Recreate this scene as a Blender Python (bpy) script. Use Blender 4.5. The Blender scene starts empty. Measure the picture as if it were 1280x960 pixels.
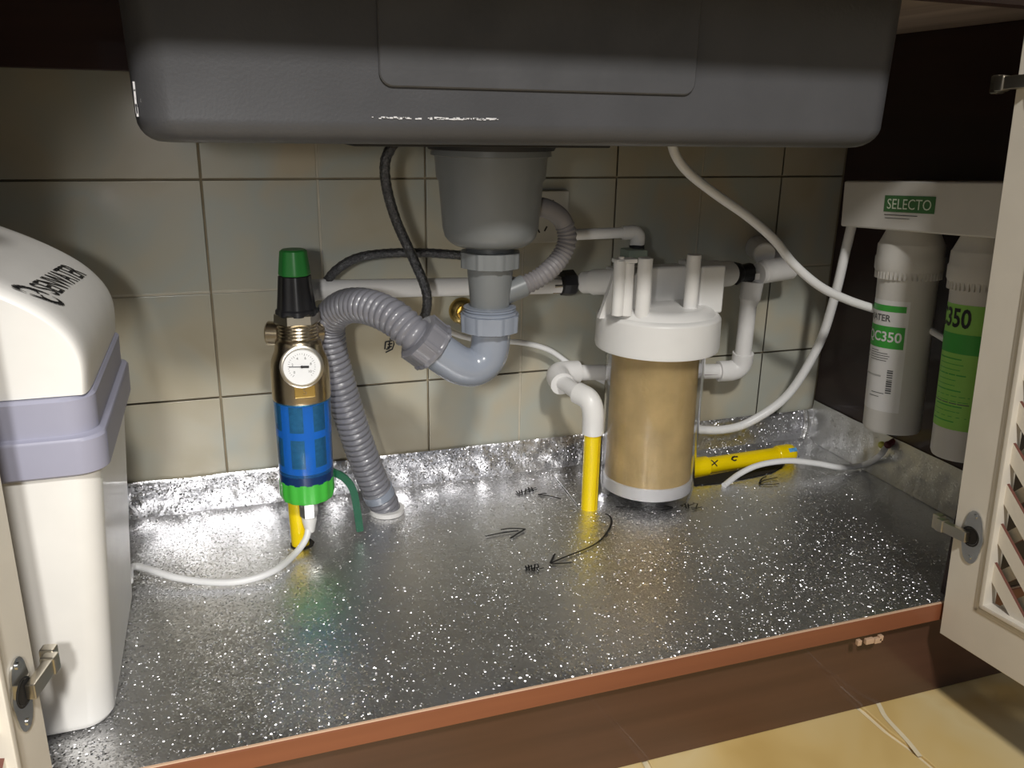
import bpy, bmesh, math, random
from mathutils import Vector as V, Matrix, Euler, noise
random.seed(7)
PI = math.pi
scn = bpy.context.scene
C = scn.collection

# ------------------------------------------------------------------ camera
CAM = V((0.166066, -1.201683, 0.081566)); ROT = Euler((1.266832, -0.017039, -0.330839)); F = 1053.39
cd = bpy.data.cameras.new('camera'); cam = bpy.data.objects.new('camera', cd); C.objects.link(cam)
cam.location = CAM; cam.rotation_euler = ROT
cd.sensor_width = 36; cd.lens = 36 * F / 1280; cd.clip_start = .02; cd.clip_end = 50
scn.camera = cam
# ------------------------------------------------------------------ world, lights, exposure
w = bpy.data.worlds.new('world'); scn.world = w; w.use_nodes = True
w.node_tree.nodes['Background'].inputs[0].default_value = (.80, .86, 1.0, 1)
w.node_tree.nodes['Background'].inputs[1].default_value = .11
def area(name, loc, target, size, power, col=(1, .97, .92)):
    l = bpy.data.lights.new(name, 'AREA'); l.shape = 'DISK'; l.size = size; l.energy = power; l.color = col
    o = bpy.data.objects.new(name, l); C.objects.link(o); o.location = loc
    o.rotation_euler = (V(target) - V(loc)).to_track_quat('-Z', 'Y').to_euler(); return o
area('kitchen_lamp', (.28, -2.05, 1.30), (.5, -.3, -.4), .20, 27)
l = bpy.data.lights.new('torch', 'SPOT'); l.energy = 15; l.color = (1, .98, .94); l.shadow_soft_size = .03; l.spot_size = math.radians(66); l.spot_blend = .9
torch = bpy.data.objects.new('torch', l); C.objects.link(torch); torch.location = (.02, -1.22, .10)
torch.rotation_euler = (V((.26, -.3, -.44)) - torch.location).to_track_quat('-Z', 'Y').to_euler()
scn.view_settings.view_transform = 'Standard'; scn.view_settings.look = 'None'
scn.view_settings.gamma = 1; scn.view_settings.use_curve_mapping = False
scn.view_settings.exposure = 0.35

# ------------------------------------------------------------------ measuring helpers (photo sightings -> world positions)
RM = ROT.to_matrix()
def at(px, py, ax, v):
    d = RM @ V((px - 640, 480 - py, -F)); t = (v - CAM[ax]) / d[ax]; return CAM + d * t
def P(px, py, Y): return at(px, py, 1, Y)
def dep(p): return -(RM.transposed() @ (V(p) - CAM)).z
def rad(wpx, p): return wpx * .5 * dep(p) / F
FZ = -.475
BY = -.125

# ------------------------------------------------------------------ materials
MATS = {}
def mat(name, col, rough=.5, metal=0., var=0., scale=20., bump=0., bscale=60., coat=0., trans=0., ior=1.45, alpha=1., spec=.5, sss=0):
    if name in MATS: return MATS[name]
    m = bpy.data.materials.new(name); m.use_nodes = True; nt = m.node_tree; b = nt.nodes['Principled BSDF']
    b.inputs['Base Color'].default_value = (*col, 1); b.inputs['Roughness'].default_value = rough
    b.inputs['Metallic'].default_value = metal; b.inputs['Coat Weight'].default_value = coat
    b.inputs['Transmission Weight'].default_value = trans; b.inputs['IOR'].default_value = ior; b.inputs['Alpha'].default_value = alpha
    b.inputs['Specular IOR Level'].default_value = spec
    tc = nt.nodes.new('ShaderNodeTexCoord')
    n = nt.nodes.new('ShaderNodeTexNoise'); n.inputs['Scale'].default_value = scale; n.inputs['Detail'].default_value = 4
    nt.links.new(tc.outputs['Object'], n.inputs['Vector'])
    r = nt.nodes.new('ShaderNodeValToRGB'); v = max(var, .03)
    r.color_ramp.elements[0].position = .3; r.color_ramp.elements[1].position = .7
    r.color_ramp.elements[0].color = (*[c * (1 - v) for c in col], 1); r.color_ramp.elements[1].color = (*[min(1, c * (1 + v)) for c in col], 1)
    nt.links.new(n.outputs['Fac'], r.inputs['Fac']); nt.links.new(r.outputs['Color'], b.inputs['Base Color'])
    if bump:
        n2 = nt.nodes.new('ShaderNodeTexNoise'); n2.inputs['Scale'].default_value = bscale; n2.inputs['Detail'].default_value = 3
        nt.links.new(tc.outputs['Object'], n2.inputs['Vector'])
        bp = nt.nodes.new('ShaderNodeBump'); bp.inputs['Strength'].default_value = bump; bp.inputs['Distance'].default_value = .002
        nt.links.new(n2.outputs['Fac'], bp.inputs['Height']); nt.links.new(bp.outputs['Normal'], b.inputs['Normal'])
    MATS[name] = m; return m

def wood(name, c1, c2, rough=.45, axis=0, scale=9, coat=.2):
    m = bpy.data.materials.new(name); m.use_nodes = True; nt = m.node_tree; b = nt.nodes['Principled BSDF']
    b.inputs['Roughness'].default_value = rough; b.inputs['Coat Weight'].default_value = coat
    tc = nt.nodes.new('ShaderNodeTexCoord'); mp = nt.nodes.new('ShaderNodeMapping')
    s = [scale * 6] * 3; s[axis] = scale * .35; mp.inputs['Scale'].default_value = s
    n = nt.nodes.new('ShaderNodeTexNoise'); n.inputs['Scale'].default_value = 1; n.inputs['Detail'].default_value = 6
    r = nt.nodes.new('ShaderNodeValToRGB'); r.color_ramp.elements[0].position = .3; r.color_ramp.elements[1].position = .7
    r.color_ramp.elements[0].color = (*c1, 1); r.color_ramp.elements[1].color = (*c2, 1)
    nt.links.new(tc.outputs['Object'], mp.inputs['Vector']); nt.links.new(mp.outputs['Vector'], n.inputs['Vector'])
    nt.links.new(n.outputs['Fac'], r.inputs['Fac']); nt.links.new(r.outputs['Color'], b.inputs['Base Color'])
    MATS[name] = m; return m

def foil_mat(name, base, rough, fleck_scale, fleck_tilt, wrinkle, wscale):
    """aluminium film: metal with fine embossing, and tiny facets that each lean their own way"""
    m = bpy.data.materials.new(name); m.use_nodes = True; nt = m.node_tree; N = nt.nodes; L = nt.links; b = N['Principled BSDF']
    b.inputs['Metallic'].default_value = 1; b.inputs['Base Color'].default_value = (*base, 1)
    tc = N.new('ShaderNodeTexCoord')
    n1 = N.new('ShaderNodeTexNoise'); n1.inputs['Scale'].default_value = wscale; n1.inputs['Detail'].default_value = 5
    L.new(tc.outputs['Object'], n1.inputs['Vector'])
    bp = N.new('ShaderNodeBump'); bp.inputs['Strength'].default_value = wrinkle; bp.inputs['Distance'].default_value = .002
    L.new(n1.outputs['Fac'], bp.inputs['Height'])
    vo = N.new('ShaderNodeTexVoronoi'); vo.inputs['Scale'].default_value = fleck_scale
    L.new(tc.outputs['Object'], vo.inputs['Vector'])
    sub = N.new('ShaderNodeVectorMath'); sub.operation = 'SUBTRACT'; sub.inputs[1].default_value = (.5, .5, .5)
    L.new(vo.outputs['Color'], sub.inputs[0])
    # only some of the facets lean: a second cell value picks them, clustered by a slow noise
    sep = N.new('ShaderNodeSeparateColor'); L.new(vo.outputs['Color'], sep.inputs[0])
    n3 = N.new('ShaderNodeTexNoise'); n3.inputs['Scale'].default_value = 7; L.new(tc.outputs['Object'], n3.inputs['Vector'])
    mr = N.new('ShaderNodeMapRange'); mr.inputs['From Min'].default_value = .3; mr.inputs['From Max'].default_value = .7
    mr.inputs['To Min'].default_value = .93; mr.inputs['To Max'].default_value = .70
    L.new(n3.outputs['Fac'], mr.inputs['Value'])
    gt = N.new('ShaderNodeMath'); gt.operation = 'GREATER_THAN'; L.new(sep.outputs[2], gt.inputs[0]); L.new(mr.outputs[0], gt.inputs[1])
    ml = N.new('ShaderNodeMath'); ml.operation = 'MULTIPLY_ADD'; ml.inputs[1].default_value = fleck_tilt; ml.inputs[2].default_value = fleck_tilt * .06
    L.new(gt.outputs[0], ml.inputs[0])
    sc = N.new('ShaderNodeVectorMath'); sc.operation = 'SCALE'; flat = N.new('ShaderNodeVectorMath'); flat.operation = 'MULTIPLY'; flat.inputs[1].default_value = (1, 1, .3); L.new(sub.outputs[0], flat.inputs[0]); L.new(flat.outputs[0], sc.inputs[0]); L.new(ml.outputs[0], sc.inputs['Scale'])
    ad = N.new('ShaderNodeVectorMath'); ad.operation = 'ADD'; L.new(bp.outputs['Normal'], ad.inputs[0]); L.new(sc.outputs[0], ad.inputs[1])
    no = N.new('ShaderNodeVectorMath'); no.operation = 'NORMALIZE'; L.new(ad.outputs[0], no.inputs[0]); L.new(no.outputs[0], b.inputs['Normal'])
    r = N.new('ShaderNodeMapRange'); r.inputs['To Min'].default_value = rough * .75; r.inputs['To Max'].default_value = rough * 1.3
    L.new(n1.outputs['Fac'], r.inputs['Value']); L.new(r.outputs[0], b.inputs['Roughness'])
    MATS[name] = m; return m

mat('white_plastic', (.80, .79, .77), .35, coat=.2)
mat('ppr', (.78, .77, .76), .4, var=.04)
mat('ppr_line', (.12, .05, .07), .6)
mat('softener_white', (.78, .765, .735), .38, coat=.15)
mat('softener_band', (.33, .33, .42), .45)
mat('sink_grey', (.078, .079, .086), .42, var=.12, scale=9, bump=.12, bscale=350)
mat('sink_pad', (.085, .086, .092), .38, var=.1, bump=.15, bscale=120)
mat('rubber', (.012, .012, .014), .6)
mat('scuff', (.75, .75, .77), .5)
mat('pvc_grey', (.26, .29, .35), .22, coat=.4, var=.05)
mat('pvc_dark', (.17, .18, .185), .35, var=.06)
mat('hose_grey', (.19, .19, .215), .3, coat=.3, var=.08)
mat('overflow_grey', (.19, .18, .185), .45)
mat('thread_dark', (.06, .065, .07), .4)
mat('black_plastic', (.012, .012, .014), .35)
mat('green_dark', (.02, .19, .035), .4)
mat('green_bright', (.06, .50, .05), .35, coat=.2)
mat('lever_green', (.008, .10, .05), .35, coat=.3)
mat('brass', (.56, .47, .33), .25, metal=1, var=.1)
mat('gold_brass', (.65, .48, .18), .3, metal=1, var=.1)
mat('chrome', (.75, .75, .74), .16, metal=1)
mat('nickel', (.62, .58, .50), .28, metal=1, var=.08)
mat('dial', (.86, .87, .88), .5)
mat('ink', (.01, .01, .012), .5)
mat('yellow_pipe', (.90, .66, .0), .33, coat=.2, var=.05)
mat('yellow_line', (.55, .33, .0), .5)
mat('blue_bowl', (.08, .42, .95), .08, trans=.85, ior=1.3)
mat('blue_cage', (.02, .33, .85), .35)
mat('blue_dark', (.005, .03, .12), .2)
mat('mesh_screen', (.30, .36, .30), .4, metal=.6, var=.2, scale=200, bump=.5, bscale=900)
mat('clear_bowl', (.93, .93, .95), .03, trans=1, ior=1.25)
mat('filter_media', (.62, .45, .20), .8, var=.14, scale=25, bump=.4, bscale=140)
mat('tube_white', (.80, .80, .80), .35)
mat('braid', (.10, .10, .105), .28, metal=.8, var=.5, scale=400, bump=.8, bscale=700)
mat('label_green', (.05, .36, .05), .5)
mat('label_dull_green', (.06, .17, .06), .5)
mat('label_lime', (.27, .58, .10), .5)
mat('label_white', (.74, .73, .72), .5)
mat('print_grey', (.10, .10, .10), .5)
mat('print_light', (.70, .78, .62), .5)
mat('blue_sticker', (.10, .35, .65), .5, var=.4, scale=150)
mat('unit_white', (.62, .60, .56), .45)
mat('socket', (.50, .48, .42), .45)
mat('door_paint', (.74, .69, .60), .42, var=.03, bump=.03)
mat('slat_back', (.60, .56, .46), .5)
mat('mdf_edge', (.17, .065, .045), .7)
mat('red_fitting', (.08, .01, .015), .5)
mat('lime_fitting', (.60, .60, .12), .4)
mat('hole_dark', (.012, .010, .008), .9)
mat('grout', (.30, .25, .17), .9, var=.2)
mat('tile_base', (.20, .16, .11), .9)
mat('floor_grout', (.80, .70, .48), .8, var=.1)
mat('floor_base', (.55, .42, .22), .9)
mat('silicone', (.70, .72, .72), .3, var=.1, bump=.6, bscale=80)
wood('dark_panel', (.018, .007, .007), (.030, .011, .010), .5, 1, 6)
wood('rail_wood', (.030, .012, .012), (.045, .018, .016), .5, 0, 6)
wood('kick_wood', (.070, .031, .019), (.108, .048, .029), .42, 0, 5, .35)
wood('edge_wood', (.20, .065, .030), (.27, .092, .042), .45, 0, 6)
wood('worktop_wood', (.34, .27, .23), (.52, .43, .37), .6, 1, 5, 0)
foil_mat('foil', (.72, .72, .73), .34, 600, 3.2, .25, 55)
foil_mat('foil_crumpled', (.86, .86, .90), .30, 600, 2.2, .9, 90)
foil_mat('foil_dull', (.62, .62, .60), .42, 500, .5, .5, 60)

def mottled(name, cols, rough, scale, coat=.3, bump=.05):
    m = bpy.data.materials.new(name); m.use_nodes = True; nt = m.node_tree; b = nt.nodes['Principled BSDF']
    b.inputs['Roughness'].default_value = rough; b.inputs['Coat Weight'].default_value = coat; b.inputs['Coat Roughness'].default_value = .15
    tc = nt.nodes.new('ShaderNodeTexCoord'); g = nt.nodes.new('ShaderNodeNewGeometry')
    n = nt.nodes.new('ShaderNodeTexNoise'); n.inputs['Scale'].default_value = scale; n.inputs['Detail'].default_value = 3; n.inputs['Distortion'].default_value = .4
    nt.links.new(g.outputs['Position'], n.inputs['Vector'])
    r = nt.nodes.new('ShaderNodeValToRGB'); el = r.color_ramp.elements
    while len(el) < len(cols): el.new(.5)
    for k, c in enumerate(cols): el[k].position = .28 + .44 * k / (len(cols) - 1); el[k].color = (*c, 1)
    nt.links.new(n.outputs['Fac'], r.inputs['Fac']); nt.links.new(r.outputs['Color'], b.inputs['Base Color'])
    bp = nt.nodes.new('ShaderNodeBump'); bp.inputs['Strength'].default_value = bump; bp.inputs['Distance'].default_value = .002
    n2 = nt.nodes.new('ShaderNodeTexNoise'); n2.inputs['Scale'].default_value = 40; nt.links.new(g.outputs['Position'], n2.inputs['Vector'])
    nt.links.new(n2.outputs['Fac'], bp.inputs['Height']); nt.links.new(bp.outputs['Normal'], b.inputs['Normal'])
    MATS[name] = m; return m
mottled('wall_tile', [(.41, .35, .24), (.45, .41, .31), (.40, .41, .36), (.47, .40, .28)], .32, 6)
mat('tile_groove', (.50, .46, .37), .5, var=.15)
mottled('floor_tile', [(.60, .40, .13), (.74, .54, .22), (.78, .62, .32), (.67, .45, .16)], .3, 5)

# ------------------------------------------------------------------ mesh helpers
def obj(name, bm, m, parent=None, smooth=True, mats=None):
    me = bpy.data.meshes.new(name); bm.normal_update(); bm.to_mesh(me); bm.free()
    for mm in ([m] if not mats else mats): me.materials.append(MATS[mm] if isinstance(mm, str) else mm)
    if smooth:
        for p in me.polygons: p.use_smooth = True
        try: me.set_sharp_from_angle(angle=math.radians(38))
        except Exception: pass
    o = bpy.data.objects.new(name, me); C.objects.link(o)
    if smooth and len(me.polygons) < 3000:
        wn = o.modifiers.new('weighted_normal', 'WEIGHTED_NORMAL'); wn.keep_sharp = True; wn.weight = 80
    if parent is not None:
        o.parent = parent; o.matrix_parent_inverse = parent.matrix_world.inverted() if parent.type == 'MESH' else Matrix.Translation(-parent['base'] if False else -V(parent.location)) 
    return o
def thing(name, label, cat, loc, group=None):
    o = bpy.data.objects.new(name, None); o.empty_display_size = .02; C.objects.link(o); o.location = loc
    o['label'] = label; o['category'] = cat
    if group: o['group'] = group
    return o
def tag(o, label, cat, group=None):
    o['label'] = label; o['category'] = cat
    if group: o['group'] = group
    return o
def struct(o): o['kind'] = 'structure'; return o
def lab(o, l): o['label'] = l; return o

def box(bm, lo, hi, M=None, bev=0, seg=2):
    lo, hi = V(lo), V(hi); vs = []
    r = bmesh.ops.create_cube(bm, size=1)
    for v in r['verts']:
        v.co = V([lo[i] + (hi[i] - lo[i]) * (v.co[i] + .5) for i in range(3)])
    if bev:
        es = list({e for v in r['verts'] for e in v.link_edges})
        rr = bmesh.ops.bevel(bm, geom=es, offset=bev, segments=seg, affect='EDGES', profile=.5)
        vs = list({v for f in rr['faces'] for v in f.verts} | {v for v in r['verts'] if v.is_valid})
    else: vs = r['verts']
    if M is not None:
        for v in vs: v.co = M @ v.co
    return vs
def lathe(bm, prof, M=None, seg=40, cap=True, rf=None):
    """prof = [(r, z)]; rf(angle, r, z) may change the radius"""
    rings = []
    for r, z in prof:
        ring = []
        for k in range(seg):
            a = 2 * PI * k / seg; rr = rf(a, r, z) if rf else r
            co = V((rr * math.cos(a), rr * math.sin(a), z)); ring.append(bm.verts.new(M @ co if M else co))
        rings.append(ring)
    for a, b in zip(rings, rings[1:]):
        for k in range(seg): bm.faces.new((a[k], a[(k + 1) % seg], b[(k + 1) % seg], b[k]))
    if cap:
        bm.faces.new(list(reversed(rings[0]))); bm.faces.new(rings[-1])
    bmesh.ops.recalc_face_normals(bm, faces=bm.faces[:])
def TR(loc, axis=(0, 0, 1)):
    return Matrix.Translation(V(loc)) @ V(axis).to_track_quat('Z', 'Y').to_matrix().to_4x4()
def smooth_path(pts, n=12, closed=False):
    pts = [V(p) for p in pts]; out = []
    for i in range(len(pts) - 1):
        p0 = pts[i - 1] if i else pts[0] * 2 - pts[1]; p1, p2 = pts[i], pts[i + 1]
        p3 = pts[i + 2] if i + 2 < len(pts) else pts[-1] * 2 - pts[-2]
        for k in range(n):
            t = k / n
            out.append(.5 * (2 * p1 + (p2 - p0) * t + (2 * p0 - 5 * p1 + 4 * p2 - p3) * t * t + (3 * p1 - p0 - 3 * p2 + p3) * t ** 3))
    out.append(pts[-1]); return out
def resample(path, step):
    L = [0]
    for a, b in zip(path, path[1:]): L.append(L[-1] + (b - a).length)
    n = max(2, int(L[-1] / step)); out = []; j = 0
    for k in range(n + 1):
        s = L[-1] * k / n
        while j < len(L) - 2 and L[j + 1] < s: j += 1
        t = (s - L[j]) / max(1e-9, L[j + 1] - L[j]); out.append(path[j].lerp(path[j + 1], min(1, t)))
    return out, L[-1]
def tube(bm, path, r, seg=16, cap=True, rf=None):
    """sweep a circle; r number or list; rf(s, total) multiplies"""
    n = len(path); rings = []; up = None; s = 0
    tot = sum((b - a).length for a, b in zip(path, path[1:]))
    for i, p in enumerate(path):
        t = (path[min(i + 1, n - 1)] - path[max(i - 1, 0)]).normalized()
        if up is None:
            up = V((0, 0, 1)) if abs(t.z) < .9 else V((0, 1, 0))
        up = (up - t * up.dot(t)).normalized(); side = t.cross(up)
        if i: s += (p - path[i - 1]).length
        rr = (r[i] if isinstance(r, (list, tuple)) else r) * (rf(s, tot) if rf else 1)
        rings.append([bm.verts.new(p + (up * math.cos(a) + side * math.sin(a)) * rr) for a in [2 * PI * k / seg for k in range(seg)]])
    for a, b in zip(rings, rings[1:]):
        for k in range(seg): bm.faces.new((a[k], a[(k + 1) % seg], b[(k + 1) % seg], b[k]))
    if cap: bm.faces.new(list(reversed(rings[0]))); bm.faces.new(rings[-1])
    bmesh.ops.recalc_face_normals(bm, faces=bm.faces[:])
def cyl(bm, a, b, r, seg=28, r2=None, bev=.0):
    a, b = V(a), V(b); d = b - a; L = d.length; r2 = r if r2 is None else r2; bv = min(bev, L * .3)
    prof = [(r, 0), (r2, L)] if not bev else [(r - bv, 0), (r, bv), (r2, L - bv), (r2 - bv, L)]
    lathe(bm, prof, TR(a, d), seg)
def elbow_path(a, c, b, k=8, bend=.5):
    """rounded corner a-c-b"""
    a, c, b = V(a), V(c), V(b); p = c.lerp(a, bend); q = c.lerp(b, bend); out = [a, p]
    for i in range(1, k): t = i / k; out.append(p * (1 - t) ** 2 + c * 2 * t * (1 - t) + q * t * t)
    return out + [q, b]
def ribbon(bm, pts, width, normal, lift=.0004):
    """a flat pen or print stroke on a surface"""
    pts = [V(p) for p in pts]; n = len(pts); L = []; nrm = V(normal).normalized()
    for i, p in enumerate(pts):
        t = (pts[min(i + 1, n - 1)] - pts[max(i - 1, 0)]).normalized(); s = t.cross(nrm).normalized() * width * .5
        L.append((bm.verts.new(p + s + nrm * lift), bm.verts.new(p - s + nrm * lift)))
    for a, b in zip(L, L[1:]): bm.faces.new((a[0], b[0], b[1], a[1]))
def text_mesh(s, size, fn, align='CENTER', bold=0, subdiv=0, sx=1):
    cu = bpy.data.curves.new('t', 'FONT'); cu.body = s; cu.size = size; cu.align_x = align; cu.align_y = 'CENTER'; cu.offset = bold; cu.resolution_u = 3
    o = bpy.data.objects.new('t', cu); C.objects.link(o); dg = bpy.context.evaluated_depsgraph_get()
    me = bpy.data.meshes.new_from_object(o.evaluated_get(dg)); bpy.data.objects.remove(o)
    bm = bmesh.new(); bm.from_mesh(me); bpy.data.meshes.remove(me)
    if subdiv: bmesh.ops.subdivide_edges(bm, edges=bm.edges[:], cuts=subdiv)
    for v in bm.verts: v.co = fn(v.co.x * sx, v.co.y)
    return bm
def px_lathe(px, py, Y, rows, seg=44, rf=None, cap=True, axis_at=None):
    """vertical turned piece: rows of (y pixel, width in pixels) sighted on the plane Y"""
    b = P(px, py, Y); prof = []
    for y, wd in rows:
        q = P(px + (y - py) * 0, y, Y); z = q.z; prof.append((rad(wd, V((b.x, Y, z))), z))
    bm = bmesh.new(); lathe(bm, prof[::-1], Matrix.Translation((b.x, Y, 0)), seg, cap, rf); return bm

# ================================================================== SETTING: wall of tiles
wall_lo, wall_hi = V((-.34, .0, -.64)), V((1.20, .02, .30))
bm = bmesh.new(); box(bm, (wall_lo.x, .0045, wall_lo.z), (wall_hi.x, .06, wall_hi.z))
wall = struct(obj('wall_back', bm, 'grout', smooth=False))
def tile_piece(x0, x1, z0, z1, gx, gz):
    """one big tile: raised cells parted by a moulded false joint"""
    j = .0013; g = .0016; bm = bmesh.new()
    box(bm, (x0 + j, .0016, z0 + j), (x1 - j, .0060, z1 - j)); 
    for f in bm.faces: f.material_index = 1
    xs = [x0 + j] + ([gx] if gx else []) + [x1 - j]; zs = [z0 + j] + ([gz] if gz else []) + [z1 - j]
    for a, b in zip(xs, xs[1:]):
        for c, d in zip(zs, zs[1:]):
            a2 = a + (g if a == gx else 0); b2 = b - (g if b == gx else 0); c2 = c + (g if c == gz else 0); d2 = d - (g if d == gz else 0)
            if b2 - a2 < .01 or d2 - c2 < .01: continue
            box(bm, (a2, 0, c2), (b2, .0050, d2), bev=.0011, seg=2)
    return bm
xi = [-.34, -.15, .15, .45, .75, 1.05, 1.172]; zi = [-.60, -.30, 0, .225]
for i in range(len(xi) - 1):
    for k in range(len(zi) - 1):
        x0, x1, z0, z1 = xi[i], xi[i + 1], zi[k], zi[k + 1]
        gx = {0: -.30, 1: 0., 2: .30, 3: .60, 4: .90, 5: None}[i]; gz = {0: -.45, 1: -.15, 2: .15}[k]
        obj('tile', tile_piece(x0, x1, z0, z1, gx, gz), 'wall_tile', wall, mats=['wall_tile', 'tile_groove'])

# kitchen floor: large irregular stone-look tiles
KZ = -.622
bm = bmesh.new(); box(bm, (-1.4, -2.6, KZ - .05), (2.4, -.05, KZ - .004)); floor = struct(obj('floor', bm, 'floor_grout', smooth=False))
def K(px, py): return at(px, py, 2, KZ)
def floor_tile(corners):
    c = sum(corners, V()) / len(corners); n = len(corners); pts = []
    for i in range(n):
        a, b = corners[i], corners[(i + 1) % n]; k = max(1, int((b - a).length / .04))
        for s in range(k):
            q = a.lerp(b, s / k); q = q + V((noise.noise(q * 30), noise.noise(q * 30 + V((9, 0, 0))), 0)) * .005; pts.append(q)
    pts = [p + (c - p).normalized() * .0045 for p in pts]; bm = bmesh.new()
    lo = [bm.verts.new((p.x, p.y, KZ - .004)) for p in pts]; mid = [bm.verts.new((p.x, p.y, KZ - .001)) for p in pts]
    top = [bm.verts.new((*(p + (c - p).normalized() * .002).xy, KZ)) for p in pts]
    for A, B in ((lo, mid), (mid, top)):
        for i in range(len(pts)): bm.faces.new((A[i], A[(i + 1) % len(pts)], B[(i + 1) % len(pts)], B[i]))
    bm.faces.new(top); bmesh.ops.recalc_face_normals(bm, faces=bm.faces[:]); return bm
ja, jb, jc = K(1075, 888), K(1165, 960), K(812, 955)
# joint lines run out from under the plinth, slanting a little; rows across the room
J1 = [V((-.95, -.06, 0)), V((-.40, -.06, 0)), V((.13, -.06, 0)), V((.60, -.06, 0)), V((1.02, -.06, 0)), V((1.55, -.06, 0)), V((2.1, -.06, 0))]
d1 = (jb - ja); d1.z = 0; xs_ = []
def on(j, y):
    base = {0: -.85, 1: -.33, 2: jc.x, 3: None, 4: 1.32, 5: 1.85}[j]
    if j == 3: t = (y - ja.y) / d1.y; return ja.x + d1.x * t
    return base + (y + .5) * .10
ys = [-.06, -.82, -1.30, -1.80, -2.4]
for a, b in zip(ys, ys[1:]):
    for j in range(5):
        cs = [V((on(j, a), a, KZ)), V((on(j + 1, a), a, KZ)), V((on(j + 1, b), b + .03, KZ)), V((on(j, b), b + .03, KZ))]
        if j == 3:  # a narrow second joint splits off near the plinth, as laid
            pass
        obj('floor_tile', floor_tile(cs), 'floor_tile', floor, smooth=False)
# second pale joint that forks away from the first
bm = bmesh.new(); f1, f2, f3 = K(1100, 884), K(1108, 898), K(1133, 925)
ribbon(bm, smooth_path([K(1097, 878), f1, f2, f3, K(1150, 946)]), .006, (0, 0, 1), .0006)
obj('grout_joint', bm, 'floor_grout', floor)

# ================================================================== CABINET
cab = thing('base_cabinet', 'open dark brown base cabinet with white lattice doors under the sink', 'cabinet', (.44, -.25, KZ))
XL, XR = -.30, 1.172
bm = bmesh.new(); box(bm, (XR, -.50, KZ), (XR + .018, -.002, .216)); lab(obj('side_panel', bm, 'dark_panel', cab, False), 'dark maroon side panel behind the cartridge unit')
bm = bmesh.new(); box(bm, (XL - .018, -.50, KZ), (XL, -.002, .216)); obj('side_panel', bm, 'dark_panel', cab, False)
bm = bmesh.new(); box(bm, (XL, -.516, FZ - .021), (XR, -.003, FZ - .001), bev=.0008, seg=1); obj('bottom_panel', bm, 'dark_panel', cab, False)
bm = bmesh.new(); box(bm, (XL, -.5215, FZ - .0225), (XR, -.5165, FZ + .0002), bev=.001)
obj('edge_strip', bm, 'edge_wood', cab, False)
bm = bmesh.new(); box(bm, (XL, -.5205, FZ - .0002), (XR, -.5172, FZ + .0012), bev=.0004, seg=1); lab(obj('edge_trim', bm, 'mdf_pale' if 'mdf_pale' in MATS else mat('mdf_pale', (.62, .42, .28), .6), cab, False), 'pale worn top arris of the shelf edge')
bm = bmesh.new(); box(bm, (XL, -.502, KZ + .001), (XR + .018, -.486, FZ - .0225)); obj('kickboard', bm, 'kick_wood', cab, False)
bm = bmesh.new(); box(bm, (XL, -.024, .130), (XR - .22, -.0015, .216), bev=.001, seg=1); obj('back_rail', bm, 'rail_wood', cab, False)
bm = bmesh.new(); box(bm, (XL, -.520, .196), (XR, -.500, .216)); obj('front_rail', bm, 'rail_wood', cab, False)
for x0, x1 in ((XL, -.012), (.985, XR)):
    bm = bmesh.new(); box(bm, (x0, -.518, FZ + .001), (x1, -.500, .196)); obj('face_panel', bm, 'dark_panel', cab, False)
# chips under the shelf edge
bm = bmesh.new()
for px, py, s in ((1087, 801, .006), (1097, 800, .005), (1074, 803, .003), (1101, 797, .003)):
    q = at(px, py, 1, -.5205); box(bm, (q.x - s, -.5222, q.z - .004), (q.x + s, -.517, q.z + .003), bev=.001)
lab(obj('splinter', bm, 'mdf_pale', cab), 'pale splintered chip under the shelf edge')

RLEAN = math.radians(3.1)
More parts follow.
